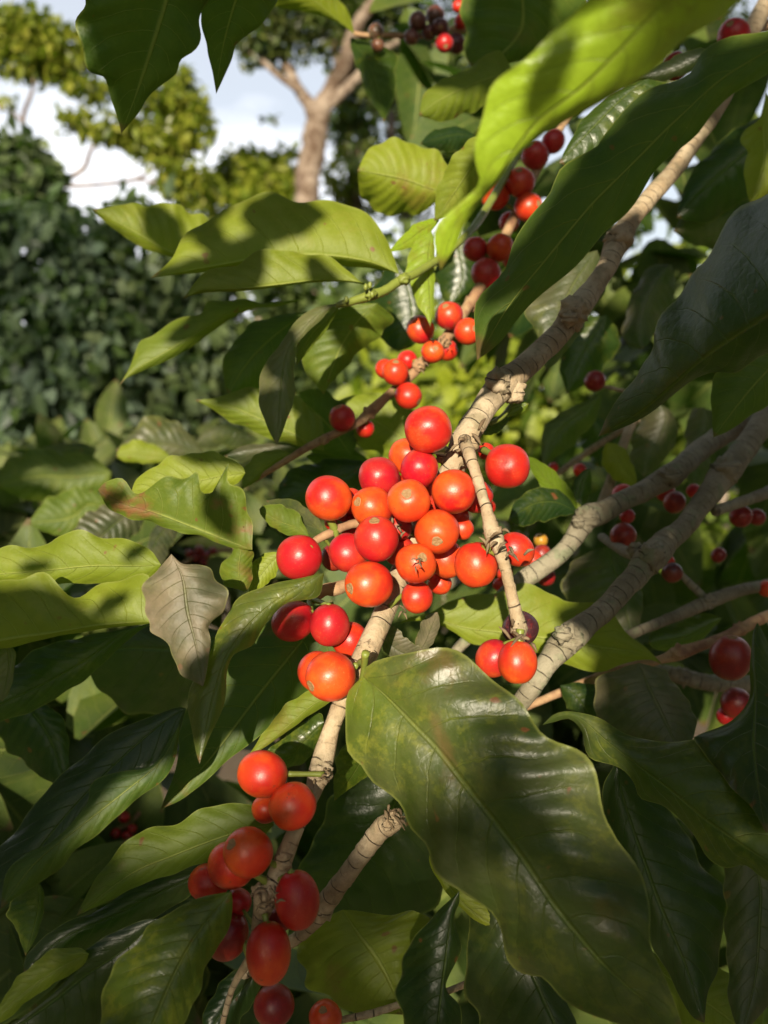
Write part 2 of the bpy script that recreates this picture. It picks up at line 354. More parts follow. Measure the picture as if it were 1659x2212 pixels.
class Branch:
    """one limb of a bush: bark tube, knotted nodes, green stalks of its cherries"""
    def __init__(s, bush, pts, material, name='branch', nodes=(), label=None, extra=()):
        s.p = [W(x, y, d) for x, y, d, r in pts]; s.r = [r * d / FPX for x, y, d, r in pts]
        s.m = Mesh(); s.m.tube(s.p, s.r, 0, seed=len(pts))
        for pp in extra: s.m.tube([W(x, y, d) for x, y, d, r in pp], [r * d / FPX for x, y, d, r in pp], 0, seed=3)
        for k, (x, y, d, r) in enumerate(nodes): s.m.blob(W(x, y, d), r * d / FPX, 0, seed=k + x, amp=.5, seg=18)
        s.mat, s.name, s.bush, s.label = material, name, bush, label
        s.o = None
        me = bpy.data.meshes.new(name); s.o = link(name, me, bush)
        if label: s.o['label'] = label
        q = []
        for a, b in zip(s.p[:-1], s.p[1:]):
            for t in np.linspace(0, 1, 10): q.append(a.lerp(b, t))
        for pp in extra:
            w = [W(x, y, d) for x, y, d, r in pp]
            for a, b in zip(w[:-1], w[1:]):
                for t in np.linspace(0, 1, 10): q.append(a.lerp(b, t))
        s.q = q
    def finish(s):
        t = s.m.build('tmp', [s.mat, M_GREEN, M_DRY]); me = t.data; old = s.o.data
        s.o.data = me; me.name = s.name; bpy.data.objects.remove(t); bpy.data.meshes.remove(old)
    def stalk(s, px, py, d0, d1, x2, y2, r=6):
        a, b = W(px, py, d0), W(x2, y2, d1); s.m.tube([a, a.lerp(b, .5), b], [r * d0 / FPX, r * .8 * d0 / FPX, r * d1 / FPX], 1, nseg=8)

# cherry mesh: +Z is the flower scar
def cherry_mesh():
    m = Mesh(); seg, rings = 36, 24; V, U, F = [], [], []
    for i in range(rings + 1):
        ph = math.pi * i / rings
        for j in range(seg):
            th = 2 * math.pi * j / seg; z = math.cos(ph); r = math.sin(ph)
            k = 1 + .035 * math.cos(2 * th) * r                        # two beans inside: slightly two-sided
            fl = 1 - .10 * math.exp(-((1 - z) / .035)) - .06 * math.exp(-((1 + z) / .06))
            V.append(Vector((r * k * math.cos(th), r * (2 - k) * math.sin(th), z * fl * 1.03))); U.append((i / rings, j / seg))
    for i in range(rings):
        for j in range(seg): F.append((i * seg + j, (i + 1) * seg + j, (i + 1) * seg + (j + 1) % seg, i * seg + (j + 1) % seg))
    m.add(V, F, U, 0)
    V, U, F = [], [], []                                               # scar: low ring with a dip
    prof = [(.0, .955), (.05, .962), (.10, .958), (.15, .962), (.19, .978), (.225, .972), (.25, .95), (.27, .90)]
    for i, (r, z) in enumerate(prof):
        for j in range(20):
            th = 2 * math.pi * j / 20; w = 1 + .12 * math.sin(3 * th + i) * (r > .1)
            V.append(Vector((r * w * math.cos(th), r * w * math.sin(th), z + .012 * math.sin(5 * th)))); U.append((0, 0))
    for i in range(len(prof) - 1):
        for j in range(20): F.append((i * 20 + j, i * 20 + (j + 1) % 20, (i + 1) * 20 + (j + 1) % 20, (i + 1) * 20 + j))
    m.add(V, F, U, 1)
    o = m.build('coffee_cherry', [M_CH, M_NAVEL]); me = o.data; bpy.data.objects.remove(o); return me
CH = cherry_mesh()
RED, CRIM, ORG, DARK, PURP, BRN, YEL = (.50, .014, .010), (.40, .007, .016), (.53, .022, .009), (.20, .007, .010), (.045, .012, .018), (.10, .065, .04), (.38, .17, .02)
def cherry(br, x, y, r, d, c=RED, nav=None, el=1.0, ax=None, alpha=1., label=None):
    """nav: scar direction in the picture (right, up, towards lens)"""
    p = W(x, y, d); near = min(br.q, key=lambda q: (q - p).length)
    if nav is not None: z = Vector((nav[0], 0, 0)) + CAMU * nav[1] - CAMF * nav[2]
    else: z = (p - near) + Vector((random.uniform(-.3, .3), random.uniform(.0, .6), random.uniform(-.5, .1))) * .006
    z.normalize()
    o = link('cherry', CH, br.o)
    rr = r * d / FPX; rot = z.to_track_quat('Z', 'X').to_matrix().to_4x4() @ Matrix.Rotation(random.uniform(0, 6.28), 4, 'Z')
    el = el * random.uniform(.97, 1.09) if el == 1 or el == 1.0 else el
    o.matrix_basis = Matrix.Translation(p) @ rot @ Matrix.Diagonal((rr, rr * random.uniform(.95, 1.02), rr * el, 1))
    j = random.uniform(.9, 1.1); o.color = (min(1, c[0] * j), c[1] * random.uniform(.7, 1.4), c[2], alpha)
    if label: o['label'] = label
    g = (near - p); 
    if .0005 < g.length < .016:
        b = p - z * rr * el * .92
        br.m.tube([b, b.lerp(near, .5), near], [rr * .13, rr * .14, rr * .2], 1, nseg=8)
    return o

# ------------------------------------------------------------------ loose foliage, vectorised
def tmpl(n, m, fold=.35, droop=.25):
    V, U = [], []
    for i in range(n):
        s = i / (n - 1); w = .5 * (math.sin(math.pi * min(1, s * .97 + .02)) ** .8) * (1 - .35 * s) * .62
        for j in range(m):
            v = 2 * j / (m - 1) - 1
            V.append((s, v * w, abs(v) * w * fold - droop * s * s)); U.append((s, .5 + .5 * v))
    F = [(i * m + j, i * m + j + 1, (i + 1) * m + j + 1, (i + 1) * m + j) for i in range(n - 1) for j in range(m - 1)]
    return np.array(V), np.array(U), np.array(F)
T_NEAR, T_MID, T_FAR = tmpl(9, 5), tmpl(5, 3), tmpl(3, 3, .3, .2)
def foliage(name, pos, size, tpl, parent=None, axis=None, nrm=None, spread=1., color=(.4, 0, 0, 1), droop=.35, material=None, flatup=.6, kind=None, rng=None):
    rng = rng or RNG; pos = np.asarray(pos); n = len(pos); V, U, F = tpl
    a = rng.normal(size=(n, 3)) * spread; a[:, 2] -= droop
    if axis is not None: a += axis
    a /= np.linalg.norm(a, axis=1)[:, None]
    up = rng.normal(size=(n, 3)) * (1 - flatup); up[:, 2] += flatup
    if nrm is not None: up += nrm
    sd_ = np.cross(up, a); sd_ /= np.linalg.norm(sd_, axis=1)[:, None] + 1e-9; nn = np.cross(a, sd_)
    sz = size * rng.uniform(.65, 1.2, n)
    P = pos[:, None, :] + sz[:, None, None] * (V[None, :, 0, None] * a[:, None] + V[None, :, 1, None] * sd_[:, None] + V[None, :, 2, None] * nn[:, None])
    nv = len(V); P = P.reshape(-1, 3); FF = (F[None] + (np.arange(n) * nv)[:, None, None]).reshape(-1, 4)
    me = bpy.data.meshes.new(name); me.vertices.add(len(P)); me.vertices.foreach_set('co', P.ravel().astype(np.float32))
    me.loops.add(FF.size); me.loops.foreach_set('vertex_index', FF.ravel().astype(np.int32))
    me.polygons.add(len(FF)); me.polygons.foreach_set('loop_start', (np.arange(len(FF)) * 4).astype(np.int32)); me.polygons.foreach_set('loop_total', np.full(len(FF), 4, np.int32))
    me.update(calc_edges=True)
    ul = me.uv_layers.new(name='UVMap'); ul.data.foreach_set('uv', np.tile(U, (n, 1))[FF.ravel()].astype(np.float32).ravel())
    at = me.attributes.new('var', 'FLOAT', 'POINT'); at.data.foreach_set('value', np.repeat(rng.uniform(0, 1 if material is None else .14, n), nv).astype(np.float32))
    me.polygons.foreach_set('use_smooth', [True] * len(FF)); me.materials.append(material or M_FOL)
    o = link(name, me, parent); o.color = color
    if kind: o['kind'] = kind
    return o
def clumps(centres, per, rng=None):
    """centres: (px,py,d,rx_m,rz_m); returns points in uneven clumps"""
    rng = rng or RNG; out = []
    for (x, y, d, rx, rz), k in zip(centres, per if hasattr(per, '__len__') else [per] * len(centres)):
        c = np.array(W(x, y, d)); v = rng.normal(size=(k, 3)); v /= np.linalg.norm(v, axis=1)[:, None]
        rr = rng.uniform(.15, 1, k) ** .45
        sub = rng.normal(size=(max(3, k // 25), 3)); sub /= np.linalg.norm(sub, axis=1)[:, None]   # lumps
        near = np.max(v @ sub.T, axis=1); keep = near > rng.uniform(.45, .95, k)
        p = c + v * rr[:, None] * np.array([rx, rx * .8, rz]); out.append(p[keep])
    return np.vstack(out)

# ------------------------------------------------------------------ ground
def ground():
    m, nt = mat('leaf_litter_soil'); L = nt.links.new; pos = N(nt, 'ShaderNodeNewGeometry').outputs['Position']
    a = noise_(nt, pos, 6, 6, .6); b = noise_(nt, pos, 60, 5, .6)
    col = mixc(nt, a, (.10, .065, .04), (.20, .14, .08)); col = mixc(nt, maprange(nt, b, .5, .7, 0., .7), col, (.05, .07, .02))
    pr = N(nt, 'ShaderNodeBsdfPrincipled', inp={'Roughness': .95}); L(col, pr.inputs['Base Color'])
    bp = N(nt, 'ShaderNodeBump', inp={'Strength': 1., 'Distance': .03}); L(b, bp.inputs['Height']); L(bp.outputs[0], pr.inputs['Normal'])
    L(pr.outputs[0], N(nt, 'ShaderNodeOutputMaterial').inputs[0])
    nx = 41; me = bpy.data.meshes.new('ground'); V = []
    for i in range(nx):
        for j in range(nx):
            x = (i / (nx - 1) - .5) * 300; y = (j / (nx - 1) - .3) * 300
            V.append((x, y, mnoise.noise(Vector((x, y, 0)) * .02) * .4 if abs(x) + abs(y) > 20 else 0))
    F = [(i * nx + j, (i + 1) * nx + j, (i + 1) * nx + j + 1, i * nx + j + 1) for i in range(nx - 1) for j in range(nx - 1)]
    me.from_pydata(V, [], F); me.materials.append(m); struct(link('ground', me))
ground()

# ------------------------------------------------------------------ trees behind
def tree(name, label, limbs, crown, size, col, base, axis_droop=.5, tpl=T_FAR, group='shade trees behind the coffee', per=2500, bark=None, flatup=.6, seed=1):
    rng = np.random.default_rng(seed)
    t = thing(name, label, 'tree', base, group)
    m = Mesh()
    for k, pl in enumerate(limbs):
        m.tube([W(x, y, d) for x, y, d, r in pl], [r * d / FPX for x, y, d, r in pl], 0, seed=k, nseg=12, jitter=.1)
    m.build('trunk', [bark or M_TRUNK], t)
    pts = clumps(crown, per, rng)
    foliage('crown', pts, size, tpl, t, color=col, droop=axis_droop, flatup=flatup, rng=rng)
    return t
def at_ground(x, d):
    p = W(x, 1106, d); return (p.x, p.y, 0)
# tall fork-trunked shade tree
g = at_ground(672, 9)
gx = 672
tree('shade_tree', 'tall shade tree with pale patchy trunk forking into two heavy limbs under dark leaves', 
     [[(665, 1240, 9, 38), (660, 800, 9, 34), (662, 430, 9, 27), (675, 330, 9, 27), (690, 250, 9, 24), (720, 190, 9, 20), (745, 140, 8.8, 17), (770, 60, 8.6, 14), (850, -60, 8.4, 10)],
      [(682, 268, 9, 18), (668, 225, 9, 15), (640, 185, 9.1, 12), (610, 120, 9.2, 9), (590, 60, 9.3, 7), (560, -20, 9.4, 5)],
      [(655, 200, 9, 9), (610, 170, 9, 7), (570, 135, 9, 6), (545, 115, 9, 4), (520, 100, 9, 3)],
      [(735, 150, 9, 10), (722, 100, 9.0, 8), (700, 70, 9, 7), (685, 45, 9, 6), (660, -10, 9, 5)],
      [(700, 240, 9, 12), (740, 200, 8.9, 12), (790, 150, 8.8, 10), (840, 100, 8.7, 7), (930, 60, 8.6, 4)]],
     [(560, 60, 9, .35, .30), (640, 15, 9, .5, .28), (740, 40, 9, .55, .5), (820, 60, 9, .55, .55), (800, 170, 9.1, .4, .3), (620, 110, 9.2, .25, .2), (545, 120, 9, .16, .12), (590, 262, 9, .09, .06),
      (760, 290, 9.6, .25, .35), (860, -60, 9, 1.3, .5), (640, -80, 9, 1.0, .4), (930, 150, 9.2, .5, .5)],
     .105, (.12, .1, .2, 1), g, per=[800, 800, 1300, 1300, 800, 260, 150, 50, 500, 2300, 1600, 1100], seed=3)
tree('shade_tree', 'sunlit tree with feathery yellow green foliage right of the forked trunk',
     [[(900, 1200, 14, 16), (885, 600, 14, 14), (870, 300, 14, 10), (900, 150, 14, 6)], [(775, 1200, 13, 16), (768, 420, 13, 13), (775, 330, 13, 10), (800, 260, 13, 7)], [(850, 430, 12, 12), (845, 300, 12, 10), (850, 190, 12, 7)]],
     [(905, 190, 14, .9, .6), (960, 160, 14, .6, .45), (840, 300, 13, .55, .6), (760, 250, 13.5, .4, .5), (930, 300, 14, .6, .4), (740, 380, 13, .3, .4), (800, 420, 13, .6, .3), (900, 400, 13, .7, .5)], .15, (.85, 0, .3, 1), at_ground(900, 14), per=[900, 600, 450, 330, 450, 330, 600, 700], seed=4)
# spreading tree at the left
tree('shade_tree', 'spreading tree with sunlit leaf clusters and thin crooked limbs at the left edge',
     [[(-60, 1200, 7, 30), (-40, 700, 7, 26), (20, 520, 7, 14), (60, 370, 7, 6), (50, 260, 7, 5), (68, 200, 7, 4), (80, 120, 7, 3)],
      [(20, 520, 7, 12), (90, 430, 7, 8), (120, 400, 7, 6), (180, 365, 7, 5), (205, 315, 7, 4), (300, 250, 7, 3)],
      [(120, 402, 7, 5), (200, 400, 7, 4), (290, 388, 7, 4), (340, 360, 7, 3), (390, 330, 7, 2)],
      [(50, 262, 7, 3), (20, 240, 7, 3), (-20, 225, 7, 3)], [(290, 388, 7, 3), (345, 395, 7, 3), (400, 400, 7, 2)]],
     [(60, 75, 7, .36, .20), (10, 60, 7, .3, .15), (140, 110, 7, .26, .20), (100, 150, 7, .3, .10), (40, 130, 7, .25, .12), (380, 170, 7, .16, .09), (340, 210, 7, .26, .1), (390, 230, 7.1, .26, .12), (430, 270, 7, .14, .2), (190, 190, 7, .22, .09), (160, 265, 7, .2, .09), (250, 280, 7, .28, .09), (320, 290, 7, .35, .13),
      (380, 300, 7, .2, .12), (20, 215, 7, .12, .04), (400, 390, 7, .24, .16), (350, 330, 7, .2, .12)],
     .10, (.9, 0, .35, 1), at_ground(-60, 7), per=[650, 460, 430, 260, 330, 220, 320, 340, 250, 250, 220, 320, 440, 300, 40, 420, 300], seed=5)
tree('shade_tree', 'darker broad tree with drooping leaves low at the left edge below the sunlit clusters',
     [[(-40, 1200, 6, 24), (-30, 700, 6, 20), (10, 480, 6, 12), (40, 380, 6, 7), (30, 310, 6, 4)], [(10, 480, 6, 8), (80, 420, 6, 5), (140, 395, 6, 3)]],
     [(20, 340, 6, .22, .16), (60, 390, 6, .26, .16), (110, 360, 6, .12, .07), (20, 420, 6, .3, .2), (80, 450, 6, .25, .15), (50, 300, 6, .12, .05)],
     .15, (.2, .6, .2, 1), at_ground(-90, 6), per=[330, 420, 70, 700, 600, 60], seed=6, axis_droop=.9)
tree('shade_tree', 'round bright yellow green tree in full sun left of the pale trunk',
     [[(560, 1200, 14, 18), (560, 600, 14, 14), (555, 420, 14, 8), (540, 340, 14, 4)]],
     [(540, 370, 14, .55, .40), (590, 400, 14, .6, .35), (480, 400, 14, .5, .25), (620, 350, 14, .25, .3), (500, 450, 14, .9, .4), (600, 460, 14, .8, .4), (640, 410, 14, .25, .25)],
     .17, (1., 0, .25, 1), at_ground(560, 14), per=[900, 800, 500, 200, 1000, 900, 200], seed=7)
tree('shade_tree', 'pale twiggy sunlit tree glimpsed above the dark leaf at the top right',
     [[(1560, 1200, 11, 20), (1550, 500, 11, 15), (1530, 150, 11, 6), (1545, 40, 11, 4)]],
     [(1500, 90, 11, .55, .25), (1560, 30, 11, .3, .35), (1440, 150, 11, .35, .2), (1600, 90, 11, .4, .5)], .11, (.95, 0, .6, 1), at_ground(1560, 11), per=[420, 200, 240, 260], seed=8)

# ------------------------------------------------------------------ coffee bushes further off
def far_bush(label, base, blobs, size, col, per, seed, tpl=T_MID, stems=3, grp='coffee bushes behind the fruiting bush', droop=.35, flat=.6, material=None, nrm=None):
    rng = np.random.default_rng(seed); rr = random.Random(seed)
    t = thing('coffee_bush', label, 'coffee bush', base, grp); m = Mesh(); b = Vector(base)
    for k, (x, y, d, a, c) in enumerate(blobs[:max(stems, 1)]):
        e = W(x, y, d); m.tube([b + Vector((rr.uniform(-.05, .05), rr.uniform(-.05, .05), 0)), b.lerp(e, .5) + Vector((rr.uniform(-.1, .1), 0, .1)), e], [.022, .014, .005], 0, seed=k, nseg=8)
    m.build('stem', [M_BARKG], t)
    foliage('foliage', clumps(blobs, per, rng), size, tpl, t, color=col, droop=droop, flatup=flat, kind='stuff', rng=rng, material=material, nrm=nrm)
    return t
far_bush('tall shaded blue green coffee bush at the left edge under the dark tree', at_ground(60, 5.4),
         [(60, 560, 5.4, .55, .35), (40, 720, 5.4, .6, .5), (150, 800, 5.2, .5, .5), (60, 880, 5.2, .6, .4), (170, 600, 5.6, .4, .4), (0, 480, 5.6, .5, .2)], .13, (.10, .8, .1, 1), [620, 850, 760, 760, 480, 330], 11, droop=.8)
far_bush('shaded coffee bush with a sunlit crest in the middle of the left hedge', at_ground(330, 5.8),
         [(300, 560, 5.8, .5, .45), (330, 700, 5.6, .55, .5), (280, 840, 5.4, .6, .5), (400, 820, 5.6, .5, .45), (420, 660, 6, .4, .4), (400, 920, 5.4, .5, .3)], .13, (.28, .7, .15, 1), [620, 800, 760, 620, 480, 420], 12, droop=.8)
far_bush('shaded coffee bush directly behind the hanging pale green leaf', at_ground(600, 6),
         [(560, 700, 6, .5, .6), (640, 860, 5.8, .7, .5), (520, 880, 5.6, .5, .4), (700, 700, 6.2, .6, .6), (780, 820, 6.4, .5, .5), (820, 640, 7, .6, .6)], .13, (.4, .5, .1, 1), [620, 800, 560, 680, 560, 600], 13, droop=.6)
far_bush('sunny coffee bush seen in the gap right of the small upper cherries', at_ground(980, 3.4),
         [(900, 850, 3.4, .28, .18), (1000, 800, 3.6, .3, .25), (1020, 900, 3.2, .25, .2), (1120, 820, 3.6, .3, .3), (1100, 960, 3.0, .3, .2), (960, 960, 3.1, .3, .2), (980, 700, 4.0, .4, .3)], .11, (.75, 0, 0, 1), [260, 300, 220, 300, 260, 240, 300], 14, nrm=np.array([0, -.5, 0]))
far_bush('half shaded coffee bush far behind the right hand branches', at_ground(1350, 3.2),
         [(1300, 760, 3.2, .35, .3), (1250, 900, 3.0, .3, .3), (1450, 820, 3.0, .4, .4), (1400, 1000, 2.8, .4, .3), (1600, 700, 3.2, .5, .5), (1230, 620, 3.6, .4, .4), (1600, 1100, 2.8, .5, .5), (1300, 1150, 2.6, .4, .3)], .11, (.45, .05, 0, 1), [300, 300, 400, 350, 450, 300, 400, 300], 15)
far_bush('low coffee bush with broad wavy sunlit leaves behind the left foreground leaves', at_ground(200, 1.5),
         [(60, 1060, 1.35, .13, .07), (180, 1070, 1.3, .14, .08), (330, 1060, 1.25, .13, .08), (460, 1010, 1.4, .13, .05), (90, 1160, 1.1, .12, .07), (250, 1160, 1.05, .12, .06), (560, 1120, 1.2, .2, .10), (10, 1000, 1.6, .15, .06), (250, 1000, 1.55, .15, .05), (420, 1250, 1.0, .2, .1)],
         .075, (.07, .22, 0, 1), [240, 240, 200, 150, 200, 200, 300, 150, 150, 260], 16, tpl=T_NEAR, nrm=np.array([0, -.25, 1.2]), material=M_LEAF, droop=.35)

# ------------------------------------------------------------------ THE FRUITING BUSH
bush = thing('coffee_bush', 'fruiting coffee bush with thick bark branches and ripe red cherries across the centre and right', 'coffee bush', (.75, .75, 0), 'coffee bushes close to the lens')
# inner foliage of the bush, coloured dark to stand for shade, and its stems out at the right
rngf = np.random.default_rng(21)
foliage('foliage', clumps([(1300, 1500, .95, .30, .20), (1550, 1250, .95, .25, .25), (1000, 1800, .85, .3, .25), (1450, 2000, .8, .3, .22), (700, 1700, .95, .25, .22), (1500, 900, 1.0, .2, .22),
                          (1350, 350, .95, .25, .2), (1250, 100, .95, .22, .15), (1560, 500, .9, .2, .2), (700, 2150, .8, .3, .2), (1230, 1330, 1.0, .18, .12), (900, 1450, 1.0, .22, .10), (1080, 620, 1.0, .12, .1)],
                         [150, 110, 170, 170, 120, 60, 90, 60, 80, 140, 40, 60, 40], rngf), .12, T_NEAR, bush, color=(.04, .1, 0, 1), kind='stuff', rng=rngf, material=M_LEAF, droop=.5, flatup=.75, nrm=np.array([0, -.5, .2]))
st = Mesh()
for k, (x, y) in enumerate([(.75, .75), (.82, .70), (.70, .86)]):
    st.tube([Vector((x, y, -.02)), Vector((x - .02, y - .03 * k, .6)), Vector((x - .05 - .04 * k, y - .06, 1.2)), Vector((x - .10, y - .1 - .03 * k, 1.9)), Vector((x - .2, y - .15, 2.5))], [.028, .024, .020, .014, .008], 0, seed=k)
st.build('stem', [M_BARKG], bush)

# main limb: from the upper right, through the cluster, down to the bottom
main = Branch(bush, [(2300, -900, .60, 25.8), (1900, -380, .52, 22.4), (1660, 0, .46, 19.8), (1600, 130, .43, 18.1), (1549, 235, .42, 17.2), (1505, 300, .41, 17.2), (1459, 365, .40, 18.1), (1400, 430, .385, 19.8), (1360, 480, .375, 20.6), (1336, 518, .37, 25.8), (1312, 575, .36, 21.5), (1280, 625, .355, 23.2), (1240, 675, .345, 29.2), (1215, 712, .34, 24.9),
              (1185, 745, .335, 24.9), (1130, 795, .325, 26.7), (1088, 828, .315, 32.7), (1060, 862, .31, 28.4), (1030, 905, .305, 27.5), (1003, 950, .30, 30), (985, 1000, .302, 27), (940, 1080, .305, 23), (890, 1180, .305, 22), (855, 1265, .30, 23), (825, 1335, .29, 24), (800, 1390, .285, 25), (786, 1420, .282, 26),
              (750, 1500, .275, 21), (727, 1541, .272, 18), (708, 1600, .27, 20), (693, 1660, .268, 26), (672, 1720, .265, 17), (640, 1790, .262, 16), (614, 1852, .258, 21), (598, 1890, .256, 19), (575, 1940, .255, 24), (562, 1985, .255, 18), (545, 2060, .258, 11), (500, 2140, .27, 7), (470, 2260, .28, 6)],
             M_BARK, nodes=[(1336, 515, .367, 27), (1240, 675, .34, 31), (1230, 690, .335, 16), (1075, 825, .308, 27), (1110, 845, .315, 24), (1000, 965, .30, 26), (1020, 958, .296, 16), (960, 985, .303, 18), (975, 1010, .305, 18), (795, 1402, .283, 22), (693, 1668, .266, 24), (612, 1860, .256, 19), (572, 1945, .252, 25), (556, 1925, .255, 14), (590, 1905, .255, 14)],
             label='thickest pale bark branch running from the upper right through the cherry cluster')
side = Branch(bush, [(830, 1130, .30, 9), (790, 1128, .296, 9), (750, 1135, .294, 10), (725, 1146, .292, 10), (690, 1163, .292, 9), (668, 1180, .29, 7)], M_TWIG, 'side_shoot')
side2 = Branch(bush, [(800, 1230, .30, 13), (765, 1255, .297, 12), (725, 1272, .295, 15), (700, 1275, .295, 13), (670, 1300, .295, 9)], M_TWIG, 'side_shoot')
for a in [(925, 928, 51, .283, RED, (.0, .35, -.9), 1, .8), (1096, 1007, 48.5, .284, RED, (.3, -.2, -.9), 1, .3), (881, 986, 40, .305, ORG, None, 1.05, 1), (906, 1012, 41, .286, CRIM, (0, .4, -.9), 1, .5),
          (819, 1031, 45, .295, CRIM, (-.3, .3, -.9), 1, .2), (980, 1062, 48, .281, RED, (-.1, .9, -.3), 1, 1.), (804, 1095, 44, .289, ORG, None, 1, .9), (883, 1082, 46, .274, ORG, (-.12, .34, .93), 1.0, 1.),
          (813, 1164, 48, .277, CRIM, (-.08, .80, .55), 1.05, .3), (944, 1148, 48, .275, ORG, (-.06, -.40, .92), 1, 1.), (898, 1217, 44, .271, ORG, (.3, .35, .88), 1, .8),
          (964, 1207, 39, .29, ORG, (.5, -.8, -.1), 1.1, .8), (997, 1141, 25, .30, RED, None, 1, .6), (1028, 1072, 37, .30, CRIM, None, 1, .3),
          (901, 1290, 35, .283, RED, (.2, -.9, -.3), 1, .5), (797, 1262, 50, .274, RED, (-.78, -.12, .6), 1.06, .9), (1050, 975, 18, .305, RED, None, 1, .5), (860, 1140, 30, .298, CRIM, None, 1, .3), (920, 1100, 30, .298, CRIM, None, 1, .3), (950, 1260, 24, .30, RED, None, 1, .5), (848, 1055, 34, .305, RED, None, 1, .6), (926, 1062, 32, .305, ORG, None, 1, .4), (862, 1190, 34, .30, CRIM, None, 1, .3), (760, 1130, 30, .305, CRIM, None, 1, .3), (985, 1115, 28, .30, RED, None, 1, .3)]:
    cherry(main, *a[:6], ax=None, el=a[6], alpha=a[7])
for a in [(710, 1076, 48.5, .286, RED, (.7, -.5, -.5), 1.03, 1.), (758, 1082, 28, .30, RED, None, 1, .5), (752, 1194, 42, .286, CRIM, None, 1.03, .4), (721, 1204, 28, .298, DARK, None, 1, .2),
          (727, 1126, 26, .302, RED, None, 1, .5), (646, 1204, 48, .28, CRIM, (-.5, -.4, -.6), 1, .2)]:
    cherry(side, *a[:6], el=a[6], alpha=a[7])
for a in [(634, 1342, 42, .288, CRIM, (-.85, -.4, -.2), 1.16, .1), (712, 1350, 42, .284, CRIM, (0, -1, -.1), 1.1, .15), (756, 1382, 38, .292, RED, None, 1, .5)]:
    cherry(side2, *a[:6], el=a[6], alpha=a[7])
for a in [(685, 1450, 42, .285, ORG, None, 1, .6), (714, 1461, 53, .268, ORG, (-.78, -.30, .55), 1.02, .9),
          (567, 1672, 50, .258, RED, (-.9, .1, -.3), 1.08, .9), (632, 1741, 49, .252, ORG, (-.7, -.5, .2), 1.05, .7), (574, 1747, 30, .266, ORG, None, 1, .7),
          (536, 1841, 52, .248, ORG, (-.62, .55, .56), 1.0, .9), (500, 1868, 50, .256, ORG, (-.6, -.1, -.6), 1.05, .6), (450, 1908, 40, .262, RED, (-.8, 0, -.4), 1.1, .5),
          (642, 1944, 47, .25, CRIM, (.1, -1, .1), 1.32, .3), (580, 2059, 49, .246, RED, (0, -1, .1), 1.32, .8), (492, 2022, 45, .262, DARK, (-.3, -.8, -.2), 1.2, .3),
          (607, 1984, 26, .262, DARK, None, 1, .3), (515, 1948, 28, .265, CRIM, None, 1, .2)]:
    cherry(main, *a[:6], el=a[6], alpha=a[7])
for a in [(960, 975, .295, .286, 930, 975, 7), (990, 960, .30, .288, 1048, 975, 0), (1045, 972, .296, .286, 1068, 985, 9), (700, 1672, .262, .26, 620, 1672, 7), (780, 1430, .275, .27, 765, 1440, 8), (625, 1880, .25, .25, 640, 1896, 7), (572, 1975, .25, .248, 578, 2005, 8), (783, 1478, .274, .262, 790, 1410, 9)]:
    if a[6]: main.stalk(a[0], a[1], a[2], a[3], a[4], a[5], a[6])
# dry calyx rags at the nodes
def rag(br, x, y, d, r, n=5, seed=0):
    rr = random.Random(seed)
    for k in range(n):
        c = W(x + rr.uniform(-r, r), y + rr.uniform(-r, r), d + rr.uniform(-.004, .002)); e = c + Vector((rr.uniform(-1, 1), rr.uniform(-1, .2), rr.uniform(-1, 1))) * r * d / FPX * 1.15
        br.m.tube([c, c.lerp(e, .5) + Vector((0, 0, .0006)), e], [r * .10 * d / FPX, r * .17 * d / FPX, r * .02 * d / FPX], 2, nseg=6, seed=k)
rag(main, 1020, 955, .292, 26, 8, 1); rag(main, 900, 1214, .259, 13, 5, 2); rag(main, 855, 1150, .29, 18, 7, 3); rag(main, 985, 990, .294, 20, 6, 4); rag(main, 577, 1935, .246, 20, 8, 5); rag(main, 695, 1672, .262, 18, 7, 6); rag(main, 930, 1095, .29, 14, 6, 7); rag(main, 880, 1310, .29, 16, 4, 8)
main.finish(); side.finish(); side2.finish()

# hanging twig in front of the cluster
tw = Branch(bush, [(1003, 950, .294, 14), (1015, 985, .284, 14), (1027, 1020, .28, 12), (1039, 1060, .277, 12), (1052, 1105, .274, 13), (1065, 1152, .272, 19), (1080, 1190, .272, 15), (1092, 1230, .271, 13), (1105, 1285, .27, 13), (1117, 1335, .27, 15), (1122, 1362, .27, 19), (1128, 1378, .27, 8)],
            M_BARK, 'twig', nodes=[(1066, 1153, .272, 18), (1120, 1352, .27, 17)], label='slender pale twig hanging in front of the cluster with cherries at its tip')
for a in [(1028, 1220, 46, .279, RED, (.2, -1, 0), 1., .8), (1116, 1187, 36, .287, RED, (.7, -.6, -.3), 1.15, .5), (1118, 1430, 43, .266, RED, (0, -1, .1), 1.1, .9), (1067, 1422, 38, .275, CRIM, (-.5, -.8, -.2), 1.1, .6), (1124, 1358, 38, .284, PURP, None, 1, 0)]:
    cherry(tw, *a[:6], el=a[6], alpha=a[7], label='shrivelled purple black cherry behind the twig tip' if a[4] == PURP else None)
tw.stalk(1124, 1360, .267, .266, 1122, 1388, 10); tw.stalk(1060, 1160, .272, .276, 1045, 1182, 8)
rag(tw, 1122, 1365, .266, 24, 9, 11); rag(tw, 1075, 1165, .268, 22, 7, 12); rag(tw, 1110, 1185, .262, 24, 5, 13)
tw.finish()

